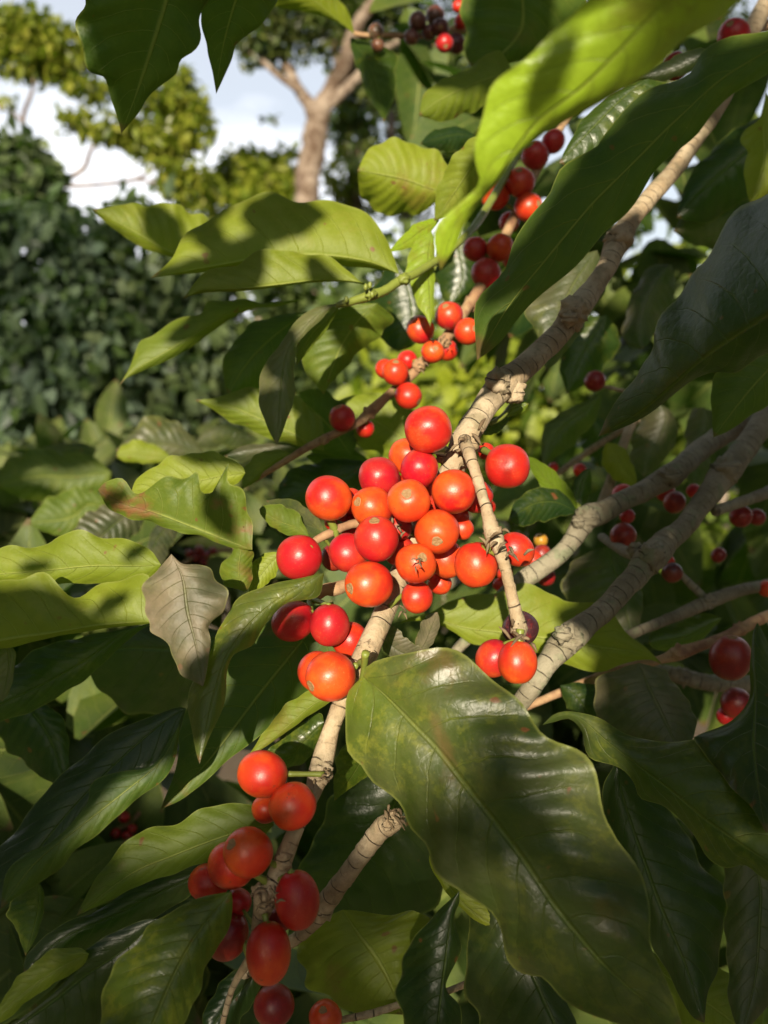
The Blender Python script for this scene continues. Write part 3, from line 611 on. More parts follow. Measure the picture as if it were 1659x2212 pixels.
# limb with the small upper cherries
up = Branch(bush, [(1500, -180, .62, 9), (1340, 60, .56, 9), (1220, 260, .51, 9), (1150, 385, .48, 10), (1105, 480, .46, 11), (1060, 580, .44, 11), (1025, 640, .43, 12), (985, 700, .42, 12), (960, 735, .415, 12), (925, 770, .41, 12), (885, 815, .405, 10), (840, 853, .40, 10), (800, 890, .395, 12), (770, 915, .39, 9), (700, 948, .385, 9), (655, 972, .38, 8), (610, 1000, .38, 7), (550, 1038, .385, 5)],
            M_TWIG, nodes=[(1020, 655, .43, 16), (960, 738, .415, 15), (905, 790, .405, 14), (797, 892, .393, 14), (700, 950, .383, 10), (1130, 420, .475, 16), (1060, 555, .45, 15)], label='thin reddish branch with small cherries running down to the left above the cluster')
for x, y, r, d in [(970, 682, 30, .41), (908, 712, 30, .407), (1010, 716, 29, .40), (935, 760, 25, .40), (967, 757, 22, .42), (880, 778, 21, .415), (854, 804, 28, .395), (832, 797, 21, .405), (882, 855, 28, .395), (739, 903, 29, .385), (789, 926, 20, .40),
                   (1069, 421, 31, .46), (1124, 394, 31, .455), (1141, 447, 30, .455), (1155, 335, 30, .48), (1195, 305, 25, .49), (1027, 538, 27, .445), (1080, 535, 29, .44), (1050, 591, 31, .435), (1100, 480, 22, .47), (1108, 560, 22, .46)]:
    cherry(up, x, y, r, d, random.choice([RED, RED, CRIM]), alpha=random.choice([.5, .9, .2]))
rag(up, 960, 735, .405, 12, 4, 21); rag(up, 905, 790, .40, 10, 4, 22)
up.finish()
shoot = Branch(bush, [(1120, 330, .47, 8), (1045, 460, .42, 9), (1010, 505, .40, 8), (960, 550, .385, 8), (900, 590, .37, 9), (870, 603, .365, 10), (830, 628, .36, 10), (800, 638, .357, 11), (770, 648, .355, 9), (745, 655, .353, 8), (725, 660, .352, 5)], M_GREEN, 'green_shoot', nodes=[(800, 636, .355, 13), (872, 603, .363, 13)],
               label='green leafy shoot with tiny flower buds left of the upper cherries')
for k, (x, y) in enumerate([(790, 620), (799, 616), (804, 636), (748, 647)]):
    shoot.m.blob(W(x, y, .35), .0009, 0, (1, 1, 1.5), seed=k, amp=.2, seg=8)
shoot.finish()
# thick limbs at the right
r1 = Branch(bush, [(2300, 600, .80, 28), (2000, 740, .66, 28), (1750, 850, .52, 26), (1610, 913, .46, 24), (1525, 963, .43, 23), (1470, 1010, .41, 24), (1445, 1030, .405, 28), (1400, 1056, .40, 22), (1340, 1085, .39, 22), (1290, 1110, .385, 26), (1265, 1121, .38, 27), (1238, 1165, .378, 20), (1200, 1205, .375, 20), (1150, 1240, .372, 21), (1100, 1275, .37, 18), (1040, 1350, .37, 15), (992, 1398, .37, 12), (960, 1440, .375, 9)],
            M_BARKG, nodes=[(1445, 1030, .40, 22), (1268, 1120, .378, 26), (1250, 1128, .374, 13), (1130, 1245, .37, 14)], label='lichened brown branch in the right middle ending behind the cluster')
for x, y, r, d, c in [(1150, 1208, 22, .41, ORG), (1170, 1196, 20, .42, DARK), (1168, 1167, 15, .43, YEL), (1180, 1246, 20, .41, DARK), (1078, 1263, 14, .40, RED), (1055, 1095, 15, .40, RED), (1437, 1063, 20, .44, CRIM), (1457, 1085, 23, .43, DARK), (1498, 1060, 15, .45, CRIM), (1345, 1068, 23, .42, RED), (1346, 1157, 28, .41, DARK), (1355, 1115, 16, .43, CRIM), (1252, 1015, 14, .50, RED), (1195, 1010, 11, .50, RED), (1452, 1237, 22, .42, PURP), (1445, 1212, 12, .43, RED), (1090, 1240, 16, .40, RED)]:
    cherry(r1, x, y, r, d, c, alpha=.3)
r1.finish()
r2 = Branch(bush, [(2200, 500, .70, 26), (1900, 660, .58, 28), (1720, 820, .47, 29), (1659, 895, .44, 27), (1615, 960, .42, 25), (1580, 1005, .41, 29), (1565, 1022, .405, 31), (1530, 1070, .395, 25), (1480, 1136, .38, 23), (1440, 1170, .37, 27), (1405, 1206, .36, 33), (1380, 1235, .355, 27), (1340, 1280, .345, 25), (1305, 1318, .34, 25), (1265, 1350, .335, 27), (1230, 1378, .33, 33), (1205, 1402, .328, 29), (1180, 1436, .325, 24), (1145, 1490, .325, 22), (1090, 1560, .33, 18), (1020, 1640, .34, 14)],
            M_BARKG, nodes=[(1570, 1015, .40, 28), (1408, 1203, .355, 30), (1375, 1190, .365, 18), (1228, 1380, .326, 30), (1215, 1370, .32, 18)], extra=[[(1545, 1103, .392, 12), (1600, 1085, .41, 12), (1659, 1063, .43, 13), (1760, 1020, .5, 14), (2050, 950, .7, 14)], [(1405, 1195, .362, 18), (1370, 1195, .38, 15), (1345, 1188, .40, 12), (1300, 1160, .43, 9)]],
            label='knotted grey branch descending from the right edge to the big glossy leaf')
for x, y, r, d, c in [(1600, 1115, 24, .44, DARK), (1635, 1117, 18, .45, DARK), (1552, 1199, 16, .46, DARK), (1585, 75, 33, .46, CRIM), (1459, 141, 28, .44, DARK)][:3]:
    cherry(r2, x, y, r, d, c, alpha=.1)
r2.finish()
r3 = Branch(bush, [(2100, 1050, .66, 14), (1800, 1220, .50, 12), (1659, 1262, .45, 12), (1600, 1275, .43, 13), (1530, 1300, .42, 15), (1450, 1335, .41, 12), (1375, 1365, .40, 11), (1300, 1400, .41, 9)], M_BARKG, 'twig', nodes=[(1530, 1300, .418, 15)], extra=[[(1530, 1300, .42, 9), (1490, 1260, .42, 8), (1465, 1235, .42, 6)]])
cherry(r3, 1657, 1272, 18, .44, ORG, alpha=.9); r3.finish()
r4 = Branch(bush, [(2100, 1150, .60, 14), (1800, 1280, .46, 13), (1659, 1330, .40, 12), (1609, 1355, .385, 13), (1560, 1378, .38, 11), (1500, 1400, .375, 12), (1464, 1412, .372, 16), (1430, 1424, .372, 10), (1330, 1450, .375, 10), (1270, 1472, .38, 10), (1200, 1500, .38, 9), (1130, 1530, .385, 8)], M_TWIG, nodes=[(1464, 1410, .37, 15), (1600, 1358, .384, 14)])
for x, y, r, d, c in [(1578, 1421, 45, .36, DARK), (1590, 1518, 32, .40, DARK), (1568, 1546, 20, .41, CRIM), (1620, 1560, 22, .42, DARK)]: cherry(r4, x, y, r, d, c, (0, 1, .2) if r == 45 else None, alpha=.15)
r4.finish()
r5 = Branch(bush, [(2000, 1500, .6, 22), (1700, 1480, .48, 20), (1625, 1478, .46, 18), (1540, 1476, .45, 18), (1475, 1462, .45, 17), (1400, 1440, .46, 13)], M_BARKG, nodes=[(1475, 1462, .45, 18)]); r5.finish()
r6 = Branch(bush, [(1390, 860, .52, 9), (1362, 920, .50, 10), (1340, 980, .49, 10), (1315, 1050, .48, 11), (1295, 1095, .47, 9)], M_BARK, 'twig', extra=[[(1420, 880, .54, 6), (1305, 953, .52, 7), (1250, 990, .52, 7), (1205, 1023, .51, 6)], [(1350, 845, .50, 4), (1320, 838, .49, 4), (1295, 832, .485, 4)]])
cherry(r6, 1285, 823, 23, .48, DARK, (-.8, .5, .2), alpha=.1); r6.finish()
r7 = Branch(bush, [(520, 2110, .30, 12), (590, 2060, .295, 13), (650, 2019, .29, 14), (690, 1972, .285, 22), (708, 1945, .282, 23), (750, 1889, .278, 20), (790, 1835, .274, 21), (820, 1795, .272, 22), (848, 1775, .27, 23), (856, 1768, .27, 14)], M_BARK, 'broken_branch', nodes=[(697, 1965, .284, 22), (850, 1772, .27, 20), (838, 1782, .266, 13)], label='short bare branch with a broken knobbly end at the bottom centre')
rag(r7, 850, 1765, .268, 20, 9, 31); r7.finish()
r8 = Branch(bush, [(640, 2230, .28, 6), (740, 2203, .28, 7), (800, 2190, .28, 8), (880, 2165, .285, 7), (970, 2140, .30, 7), (1040, 2110, .32, 7)], M_BARK, 'twig')
cherry(r8, 592, 2172, 43, .262, DARK, (.2, .5, -.7), alpha=.2); cherry(r8, 703, 2197, 35, .27, ORG, (-.1, .75, .6), alpha=.7); r8.finish()
r9 = Branch(bush, [(1500, -350, .7, 10), (1280, -140, .64, 9), (1120, 0, .60, 8), (1010, 55, .57, 8), (960, 68, .56, 7), (900, 78, .56, 6), (840, 76, .55, 6), (790, 76, .55, 5), (765, 72, .55, 5)], M_TWIG, nodes=[(1000, 60, .57, 10), (925, 75, .56, 10), (812, 74, .55, 8)], label='thin twig at the top with dried brown and purple cherries')
for x, y, r, d, c in [(902, 46, 19, .55, BRN), (940, 34, 20, .56, BRN), (952, 59, 18, .545, PURP), (927, 70, 16, .55, PURP), (960, 93, 19, .54, CRIM), (985, 94, 20, .56, PURP), (997, 47, 16, .56, RED), (990, 14, 13, .57, RED), (889, 80, 16, .55, BRN), (812, 69, 17, .55, BRN), (816, 98, 14, .545, BRN)]:
    cherry(r9, x, y, r, d, c, alpha=.1)
r9.finish()
r10 = Branch(bush, [(1800, -60, .6, 12), (1690, 40, .50, 12), (1640, 60, .47, 12), (1590, 100, .45, 10), (1530, 125, .44, 8), (1470, 160, .44, 7)], M_TWIG, 'twig')
cherry(r10, 1585, 76, 33, .44, CRIM, (-.5, .3, .7), alpha=.1); cherry(r10, 1459, 143, 28, .43, DARK, (-.3, .8, .3), alpha=.1); r10.finish()
l5 = Branch(bush, [(1280, 1125, .40, 6), (1262, 1110, .40, 8), (1250, 1095, .40, 6), (1235, 1070, .405, 5)], M_GREEN, 'green_shoot'); l5.finish()
l6 = Branch(bush, [(1060, 915, .32, 5), (1085, 900, .325, 6), (1100, 880, .33, 5), (1110, 865, .33, 3)], M_GREEN, 'green_shoot'); l6.finish()

# ------------------------------------------------------------------ leaves of the fruiting bush, each traced and set at its depth
def LF(br, *a, **k): return leaf(br.o, *a, **k)
# the big glossy leaf in front
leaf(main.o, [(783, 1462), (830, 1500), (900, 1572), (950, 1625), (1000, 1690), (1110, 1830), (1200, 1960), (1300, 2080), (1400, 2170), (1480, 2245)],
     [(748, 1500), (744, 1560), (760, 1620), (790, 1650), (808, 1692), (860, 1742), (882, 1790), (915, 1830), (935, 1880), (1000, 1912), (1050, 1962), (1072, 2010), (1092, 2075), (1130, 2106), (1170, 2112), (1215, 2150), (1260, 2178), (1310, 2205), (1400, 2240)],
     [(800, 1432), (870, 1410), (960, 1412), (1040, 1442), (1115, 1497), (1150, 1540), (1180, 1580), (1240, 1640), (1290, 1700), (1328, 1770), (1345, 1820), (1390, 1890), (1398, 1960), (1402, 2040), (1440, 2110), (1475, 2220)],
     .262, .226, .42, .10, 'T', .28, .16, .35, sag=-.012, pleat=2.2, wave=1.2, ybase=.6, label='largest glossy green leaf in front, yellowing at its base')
leaf(bush, [(400, -160), (375, -60), (355, 20), (330, 100), (300, 190), (262, 288)], [(300, -130), (180, -40), (172, 20), (176, 75), (188, 150), (220, 165), (236, 200), (250, 240)],
     [(500, -120), (500, -40), (452, 0), (430, 78), (415, 110), (390, 130), (380, 160), (350, 185), (320, 210), (298, 245)], .30, .33, -.5, .3, 'U', .10, label='largest dark leaf hanging from the top edge at the left')  # leaf colour lowered to deepen its shade
leaf(bush, [(560, -150), (530, -60), (500, 30), (478, 120), (467, 203)], [(460, -110), (440, -20), (436, 60), (447, 105), (458, 150)], [(660, -80), (610, -10), (575, 40), (530, 80), (510, 100), (500, 130), (482, 170)], .31, .34, -.4, .3, 'U', .12)
leaf(r9.o, [(765, 73), (735, 48), (690, 10), (640, -30), (560, -80)], [(730, 50), (680, 30), (640, 24), (600, 14), (560, -30)], [(758, 40), (735, 0), (700, -50), (620, -90)], .55, .50, .3, .4, 'U', .75)
leaf(r9.o, [(757, 80), (785, 120), (812, 180), (828, 265)], [(758, 105), (775, 155), (795, 210), (820, 245)], [(800, 92), (848, 110), (856, 150), (850, 215), (838, 245)], .56, .53, .5, .3, 'T', .3)
leaf(r9.o, [(1180, -140), (1130, -40), (1128, 60), (1080, 120), (1018, 146)], [(1040, -60), (1000, 0), (1002, 60), (1004, 110)], [(1260, -60), (1250, 40), (1190, 110), (1090, 140)], .46, .50, .3, .4, 'U', .10, stain=.3)
leaf(up.o, [(1110, 160), (1060, 168), (1000, 190), (940, 222), (905, 250)], [(1080, 108), (1040, 128), (985, 160), (940, 180), (915, 205)], [(1090, 200), (1050, 225), (1000, 250), (950, 262)], .46, .44, .5, .6, 'U', .45, stain=.6)
leaf(up.o, [(1030, 295), (990, 290), (950, 298), (908, 310)], [(1000, 275), (970, 274), (930, 285)], [(1000, 320), (970, 328), (935, 325)], .46, .45, .3, .5, 'T', .1)
leaf(up.o, [(965, 415), (925, 405), (880, 388), (825, 376), (772, 368)], [(975, 370), (950, 335), (900, 310), (845, 302), (800, 318)], [(938, 440), (900, 462), (840, 463), (798, 447), (778, 415)], .43, .42, .15, .8, 'U', .78, stain=.5)
# near lime leaf, out of focus
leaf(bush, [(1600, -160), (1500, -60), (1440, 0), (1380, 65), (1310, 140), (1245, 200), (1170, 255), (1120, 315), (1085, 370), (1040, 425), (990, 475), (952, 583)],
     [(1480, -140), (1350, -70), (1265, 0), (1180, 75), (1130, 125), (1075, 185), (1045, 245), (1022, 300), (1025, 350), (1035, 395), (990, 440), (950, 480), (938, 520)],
     [(1700, -110), (1640, -40), (1570, 30), (1480, 90), (1420, 135), (1330, 205), (1190, 280), (1150, 310), (1110, 342), (1095, 372), (1060, 412), (1030, 447), (1005, 482), (985, 530)], .150, .188, -.1, .3, 'T', .95, .0, lit_lime=.9, label='blurred bright lime leaf closest to the lens at the upper right')
leaf(up.o, [(1060, 300), (1025, 350), (985, 410), (938, 478)], [(1015, 300), (965, 360), (942, 420)], [(1090, 350), (1040, 420), (985, 460)], .36, .38, .1, .3, 'U', .6, stain=.2)
leaf(shoot.o, [(950, 476), (915, 495), (880, 520), (838, 545)], [(935, 472), (900, 482), (868, 510)], [(940, 490), (915, 520), (878, 538)], .39, .38, .3, .3, 'T', 1., lit_lime=.5)
leaf(shoot.o, [(932, 500), (925, 560), (928, 630), (930, 707)], [(905, 515), (878, 560), (884, 610), (900, 655), (920, 685)], [(938, 520), (939, 580), (938, 650)], .385, .375, .2, .6, 'T', .9, .1, lit_lime=.5)
# two broad shaded leaves at the right, shade deepened by a darker leaf colour
leaf(bush, [(1900, -60), (1780, 30), (1659, 108), (1560, 170), (1460, 260), (1370, 350), (1280, 440), (1180, 560), (1100, 660), (1030, 778)],
     [(1850, -90), (1740, 20), (1659, 65), (1580, 86), (1515, 115), (1495, 150), (1455, 172), (1405, 186), (1360, 215), (1330, 248), (1308, 290), (1295, 322), (1260, 345), (1210, 370), (1180, 415), (1150, 450), (1125, 490), (1105, 530), (1088, 585), (1045, 633), (1029, 665), (1027, 718)],
     [(1900, 30), (1780, 90), (1659, 160), (1580, 205), (1530, 250), (1495, 297), (1420, 375), (1380, 425), (1345, 465), (1310, 495), (1275, 535), (1240, 575), (1200, 615), (1140, 668), (1110, 700), (1080, 738), (1045, 768)], .21, .285, .5, -.15, 'U', .10, label='long dark wavy leaf crossing the upper right in shade', wave=1.6)
leaf(bush, [(1860, 560), (1760, 620), (1659, 683), (1530, 768), (1455, 833), (1380, 893), (1293, 943)],
     [(1820, 420), (1720, 395), (1659, 425), (1580, 480), (1530, 520), (1507, 555), (1500, 590), (1475, 640), (1435, 675), (1415, 718), (1410, 753), (1385, 780), (1370, 813), (1335, 863), (1310, 903)],
     [(1850, 700), (1740, 740), (1659, 768), (1630, 788), (1590, 803), (1540, 803), (1495, 823), (1455, 853), (1405, 893), (1340, 926)], .215, .30, .5, .5, 'T', .08, .10, wave=1.4, label='broad dusty dark leaf reaching in from the right edge')
leaf(bush, [(1760, 720), (1700, 760), (1640, 820), (1590, 880), (1541, 945)], [(1620, 740), (1550, 800), (1538, 850), (1537, 900)], [(1760, 800), (1700, 850), (1640, 885), (1585, 925)], .33, .34, .3, .4, 'U', .16)
leaf(up.o, [(1400, 170), (1340, 215), (1280, 275), (1208, 352)], [(1370, 178), (1325, 200), (1270, 245), (1245, 280), (1220, 325)], [(1450, 190), (1390, 270), (1330, 330), (1255, 365)], .36, .36, .35, .2, 'T', .30)
leaf(r10.o, [(1540, 108), (1490, 135), (1440, 155), (1372, 167)], [(1500, 105), (1440, 130), (1400, 152)], [(1520, 140), (1480, 160), (1420, 178)], .38, .39, .3, .6, 'T', .1, .2)
leaf(bush, [(1655, 200), (1650, 280), (1650, 350), (1622, 442)], [(1640, 255), (1610, 282), (1600, 310), (1615, 332), (1607, 370), (1612, 410)], [(1690, 250), (1720, 320), (1690, 400)], .42, .43, -.3, .3, 'U', .7, stain=.4)
leaf(bush, [(1700, 250), (1620, 320), (1540, 390), (1460, 470)], [(1620, 260), (1530, 330), (1480, 400)], [(1680, 370), (1600, 440), (1520, 480)], .47, .49, .5, .3, 'T', .1)
leaf(bush, [(1640, 400), (1580, 450), (1520, 480), (1455, 500)], [(1600, 420), (1540, 430), (1480, 460)], [(1600, 520), (1560, 540), (1500, 530)], .50, .5, .5, .5, 'T', .1, .5)
leaf(main.o, [(1290, 540), (1240, 610), (1205, 690), (1178, 802)], [(1230, 565), (1140, 668), (1160, 720), (1172, 765)], [(1310, 610), (1270, 690), (1215, 770)], .41, .40, .3, .5, 'T', .25, .3)
leaf(r6.o, [(1310, 680), (1285, 720), (1250, 780), (1224, 850)], [(1260, 690), (1218, 740), (1210, 800)], [(1340, 730), (1310, 790), (1260, 835)], .50, .5, .3, .3, 'T', .2)
leaf(bush, [(1450, 570), (1410, 630), (1390, 690), (1388, 755)], [(1400, 580), (1360, 650), (1345, 720), (1365, 750)], [(1460, 620), (1440, 680), (1410, 730)], .52, .52, .6, .6, 'T', .06, .4)
leaf(r6.o, [(1300, 850), (1260, 890), (1210, 930), (1172, 1005)], [(1255, 870), (1190, 905), (1168, 950)], [(1290, 900), (1250, 950), (1200, 990)], .50, .49, .2, .4, 'T', .4, .2)
leaf(r6.o, [(1260, 890), (1290, 920), (1310, 970), (1300, 1010)], [(1250, 920), (1255, 960), (1280, 1000)], [(1290, 900), (1330, 930), (1330, 980)], .52, .52, .5, .5, 'T', .1)
leaf(r1.o, [(1420, 870), (1440, 900), (1420, 960), (1390, 1030)], [(1390, 890), (1370, 940), (1360, 990)], [(1450, 890), (1465, 940), (1430, 1000)], .50, .5, .5, .5, 'T', .2, .5)
leaf(r1.o, [(1520, 880), (1530, 930), (1500, 1000), (1500, 1060)], [(1490, 890), (1480, 950), (1478, 1020)], [(1550, 900), (1540, 960), (1525, 1030)], .50, .5, .5, .5, 'T', .1, .5)
leaf(r1.o, [(1310, 955), (1330, 985), (1355, 1020), (1375, 1052)], [(1300, 985), (1310, 1020), (1345, 1045)], [(1345, 965), (1365, 1000), (1375, 1030)], .47, .47, .2, .2, 'U', .9)
leaf(l5.o, [(1252, 1108), (1220, 1075), (1180, 1035), (1138, 985)], [(1240, 1070), (1205, 1025), (1165, 995)], [(1225, 1095), (1180, 1065), (1150, 1020)], .40, .39, .2, .2, 'T', .75)
leaf(l5.o, [(1250, 1108), (1200, 1085), (1150, 1090), (1098, 1124)], [(1225, 1072), (1185, 1052), (1140, 1062), (1112, 1085)], [(1215, 1115), (1165, 1128), (1125, 1136)], .39, .38, .4, .3, 'T', .12)
leaf(l5.o, [(1258, 1105), (1250, 1075), (1258, 1040), (1275, 1012)], [(1235, 1080), (1232, 1055), (1255, 1020)], [(1270, 1080), (1278, 1050), (1277, 1030)], .40, .4, .3, .3, 'T', .2)
leaf(l6.o, [(1090, 900), (1105, 885), (1120, 878), (1142, 872)], [(1095, 885), (1110, 872), (1128, 868)], [(1105, 900), (1120, 895), (1135, 885)], .33, .33, .2, .2, 'T', .7)
leaf(l6.o, [(1035, 935), (1055, 925), (1080, 915), (1102, 898)], [(1040, 920), (1060, 905), (1085, 895)], [(1050, 940), (1075, 935), (1095, 915)], .33, .34, .2, .2, 'T', .3)
# pale upper leaves on the green shoot
leaf(shoot.o, [(470, 520), (430, 545), (370, 545), (290, 500), (200, 452)], [(450, 475), (400, 449), (350, 441), (270, 442), (235, 447)], [(420, 560), (355, 552), (310, 535), (280, 520), (240, 490), (212, 466)], .44, .42, .15, .9, 'U', .62)
leaf(shoot.o, [(862, 592), (800, 566), (700, 552), (580, 556), (480, 572), (400, 586), (325, 600)], [(852, 560), (832, 505), (790, 465), (725, 437), (650, 427), (580, 425), (520, 435), (450, 470), (400, 510), (370, 560)],
     [(820, 582), (700, 572), (580, 576), (480, 584), (400, 592)], .37, .36, .25, 2.0, 'U', .66, label='broad pale green leaf with leaf shadows at the upper left')
leaf(shoot.o, [(806, 622), (780, 610), (700, 604), (600, 615), (525, 623), (465, 625), (430, 628), (395, 645)], [(778, 608), (750, 583), (700, 553), (600, 540), (535, 553), (510, 572), (485, 578), (450, 584), (425, 606)], [(770, 612), (700, 609), (600, 620), (525, 629), (465, 631), (430, 634)], .358, .35, .2, 2., 'U', .62)
leaf(shoot.o, [(660, 645), (605, 658), (560, 663), (500, 674), (430, 716), (350, 765), (290, 800), (257, 834)], [(600, 652), (565, 655), (530, 645), (490, 648), (450, 653), (435, 678), (395, 685), (360, 698), (330, 728), (300, 743), (280, 793)], [(600, 662), (550, 666), (510, 684), (475, 704), (430, 738), (395, 763), (350, 783), (300, 805), (270, 820)], .40, .40, .3, .8, 'U', .38)
leaf(shoot.o, [(735, 655), (700, 668), (665, 700), (625, 750), (610, 810), (605, 870), (598, 963)], [(690, 662), (650, 684), (617, 722), (600, 753), (575, 783), (558, 823), (560, 863), (575, 918)], [(712, 668), (690, 695), (660, 722), (640, 750), (636, 813), (636, 853), (622, 903)], .352, .335, .4, .3, 'T', .45, .45, label='pale curled leaf hanging point down from the green shoot')
leaf(shoot.o, [(735, 658), (705, 690), (675, 720), (650, 760), (640, 790)], [(700, 672), (665, 702), (640, 745)], [(725, 680), (700, 720), (670, 755)], .358, .358, .5, .5, 'U', .3)
leaf(shoot.o, [(700, 668), (640, 690), (575, 740), (530, 790), (492, 852)], [(650, 675), (600, 680), (545, 700), (510, 730), (485, 775), (482, 815)], [(680, 720), (640, 770), (600, 810), (545, 848)], .42, .42, .3, .3, 'U', .12)
leaf(shoot.o, [(815, 655), (780, 685), (745, 735), (720, 790), (699, 853)], [(760, 658), (705, 685), (670, 723), (650, 775), (656, 797), (682, 830)], [(850, 690), (820, 725), (780, 757), (750, 790), (715, 828)], .40, .41, .1, .5, 'U', .30, pleat=2.)
leaf(up.o, [(700, 975), (640, 940), (560, 905), (500, 880), (420, 864)], [(690, 900), (620, 850), (555, 838), (500, 848), (462, 860)], [(640, 962), (590, 950), (540, 928), (500, 912), (460, 885)], .41, .41, .1, .6, 'U', .45, stain=.3, pleat=2.)
leaf(up.o, [(930, 985), (860, 940), (790, 900), (705, 878)], [(925, 900), (870, 855), (800, 848), (740, 862)], [(880, 995), (800, 975), (735, 925)], .43, .44, .1, .3, 'U', .62)
leaf(up.o, [(760, 985), (720, 930), (680, 890), (630, 850)], [(780, 920), (730, 860), (680, 840)], [(720, 985), (650, 960), (622, 900)], .44, .43, .2, .4, 'U', .12)
leaf(up.o, [(800, 1000), (740, 1030), (670, 1060), (600, 1085)], [(740, 990), (670, 1000), (610, 1030)], [(780, 1060), (720, 1100), (640, 1110)], .44, .43, .4, .4, 'T', .12)
leaf(up.o, [(850, 560), (880, 620), (890, 690), (860, 760)], [(820, 600), (790, 660), (820, 730)], [(900, 600), (930, 670), (900, 740)], .47, .47, .4, .4, 'T', .12)
leaf(up.o, [(1000, 470), (990, 530), (1000, 600), (970, 660)], [(970, 500), (940, 560), (950, 630)], [(1030, 500), (1050, 570), (1020, 640)], .50, .5, .4, .4, 'T', .2)
leaf(up.o, [(800, 1000), (760, 985), (700, 1000), (660, 985)], [(780, 980), (730, 960), (690, 970)], [(780, 1010), (730, 1020), (690, 1010)], .46, .45, .4, .4, 'T', .3)
leaf(up.o, [(1180, 470), (1150, 560), (1140, 650), (1100, 730)], [(1150, 500), (1110, 590), (1090, 680)], [(1220, 540), (1200, 640), (1150, 710)], .55, .5, .4, .4, 'T', .1)
leaf(up.o, [(636, 984), (600, 990), (560, 1020), (522, 1058)], [(612, 973), (580, 972), (550, 985), (525, 1015)], [(625, 990), (592, 1003), (560, 1036)], .385, .38, .2, .5, 'U', .45)
leaf(up.o, [(690, 965), (640, 962), (560, 972), (485, 986)], [(640, 958), (575, 958), (520, 965)], [(650, 975), (590, 990), (520, 996)], .42, .42, .6, .6, 'T', .1, .3)
# broad pale leaf under the twig
leaf(r4.o, [(862, 1348), (880, 1337), (930, 1335), (1005, 1356), (1080, 1366), (1180, 1379), (1280, 1396), (1380, 1410), (1436, 1440)], [(885, 1333), (930, 1324), (975, 1296), (1030, 1281), (1070, 1279), (1110, 1271), (1160, 1266), (1200, 1281), (1225, 1298), (1285, 1303), (1325, 1331), (1360, 1371), (1400, 1403)],
     [(885, 1342), (930, 1342), (980, 1366), (1020, 1391), (1080, 1396), (1170, 1416), (1230, 1436), (1260, 1446), (1305, 1451), (1335, 1441), (1370, 1428), (1408, 1426)], .36, .365, .15, .3, 'U', .68, stain=.15, label='flat pale green leaf behind the hanging twig, right of centre')
leaf(main.o, [(835, 1340), (840, 1385), (875, 1412), (915, 1405)], [(822, 1370), (830, 1405), (860, 1425)], [(860, 1360), (885, 1385), (905, 1395)], .31, .31, .3, -.3, 'T', .1, .9, 1.)
leaf(main.o, [(890, 1418), (915, 1395), (930, 1360), (945, 1322)], [(895, 1395), (905, 1360), (920, 1330)], [(915, 1412), (940, 1380), (950, 1345)], .312, .305, .5, .3, 'T', .1, .8, 1.)
leaf(r4.o, [(1380, 1432), (1400, 1480), (1425, 1530), (1467, 1622)], [(1340, 1443), (1295, 1466), (1280, 1516), (1280, 1546), (1300, 1586), (1330, 1606), (1390, 1616), (1435, 1608)], [(1430, 1446), (1460, 1476), (1485, 1516), (1505, 1546), (1495, 1596), (1477, 1618)], .335, .32, .3, .3, 'T', .08, .55, label='rounded dull brown green leaf at the right with a notched tip')
leaf(r2.o, [(1172, 1566), (1195, 1550), (1230, 1543), (1265, 1560), (1310, 1600), (1380, 1655), (1455, 1713), (1530, 1776), (1659, 1862), (1780, 1930)],
     [(1195, 1544), (1230, 1536), (1290, 1550), (1350, 1585), (1420, 1600), (1500, 1595), (1560, 1630), (1600, 1672), (1659, 1735), (1760, 1850)], [(1195, 1560), (1230, 1553), (1258, 1580), (1265, 1620), (1282, 1645), (1340, 1660), (1370, 1689), (1385, 1724), (1440, 1744), (1495, 1804), (1530, 1849), (1570, 1874), (1610, 1869), (1659, 1905), (1740, 1935)], .30, .24, .35, .5, 'T', .30, .12)
leaf(r4.o, [(1636, 1345), (1630, 1400), (1631, 1500), (1628, 1610), (1640, 1720), (1655, 1800)], [(1626, 1370), (1620, 1440), (1618, 1510), (1580, 1556), (1520, 1586), (1503, 1604), (1560, 1680), (1620, 1740)], [(1650, 1370), (1680, 1440), (1740, 1540), (1720, 1680), (1680, 1760)], .30, .25, .3, .4, 'T', .18, .05)
leaf(r2.o, [(1310, 1180), (1330, 1240), (1350, 1310), (1370, 1390)], [(1270, 1195), (1215, 1240), (1240, 1320), (1300, 1370)], [(1350, 1195), (1385, 1270), (1385, 1340)], .43, .43, .2, .5, 'T', .06, .4)
leaf(r2.o, [(1210, 1480), (1240, 1500), (1270, 1540), (1290, 1590)], [(1225, 1530), (1250, 1570), (1270, 1590)], [(1270, 1475), (1310, 1510), (1315, 1560)], .37, .37, .4, .4, 'T', .12)
leaf(r3.o, [(1560, 1335), (1500, 1370), (1450, 1385), (1400, 1388)], [(1520, 1325), (1470, 1345), (1430, 1355), (1405, 1370)], [(1510, 1390), (1470, 1410), (1420, 1405)], .43, .43, .4, .4, 'T', .35)
leaf(bush, [(1335, 1640), (1345, 1720), (1390, 1859), (1430, 1969), (1480, 2084), (1522, 2210)], [(1300, 1720), (1330, 1860), (1380, 1980), (1440, 2100), (1490, 2190)], [(1380, 1680), (1450, 1760), (1520, 1859), (1565, 1939), (1562, 2009), (1555, 2084), (1530, 2139)], .31, .29, .4, .4, 'T', .06, .1)
leaf(bush, [(1600, 1800), (1640, 1900), (1640, 2000), (1630, 2120), (1600, 2240)], [(1560, 1850), (1570, 1950), (1560, 2000), (1575, 2080), (1570, 2150)], [(1700, 1880), (1730, 2000), (1690, 2130)], .30, .28, .3, .3, 'T', .10, .4)
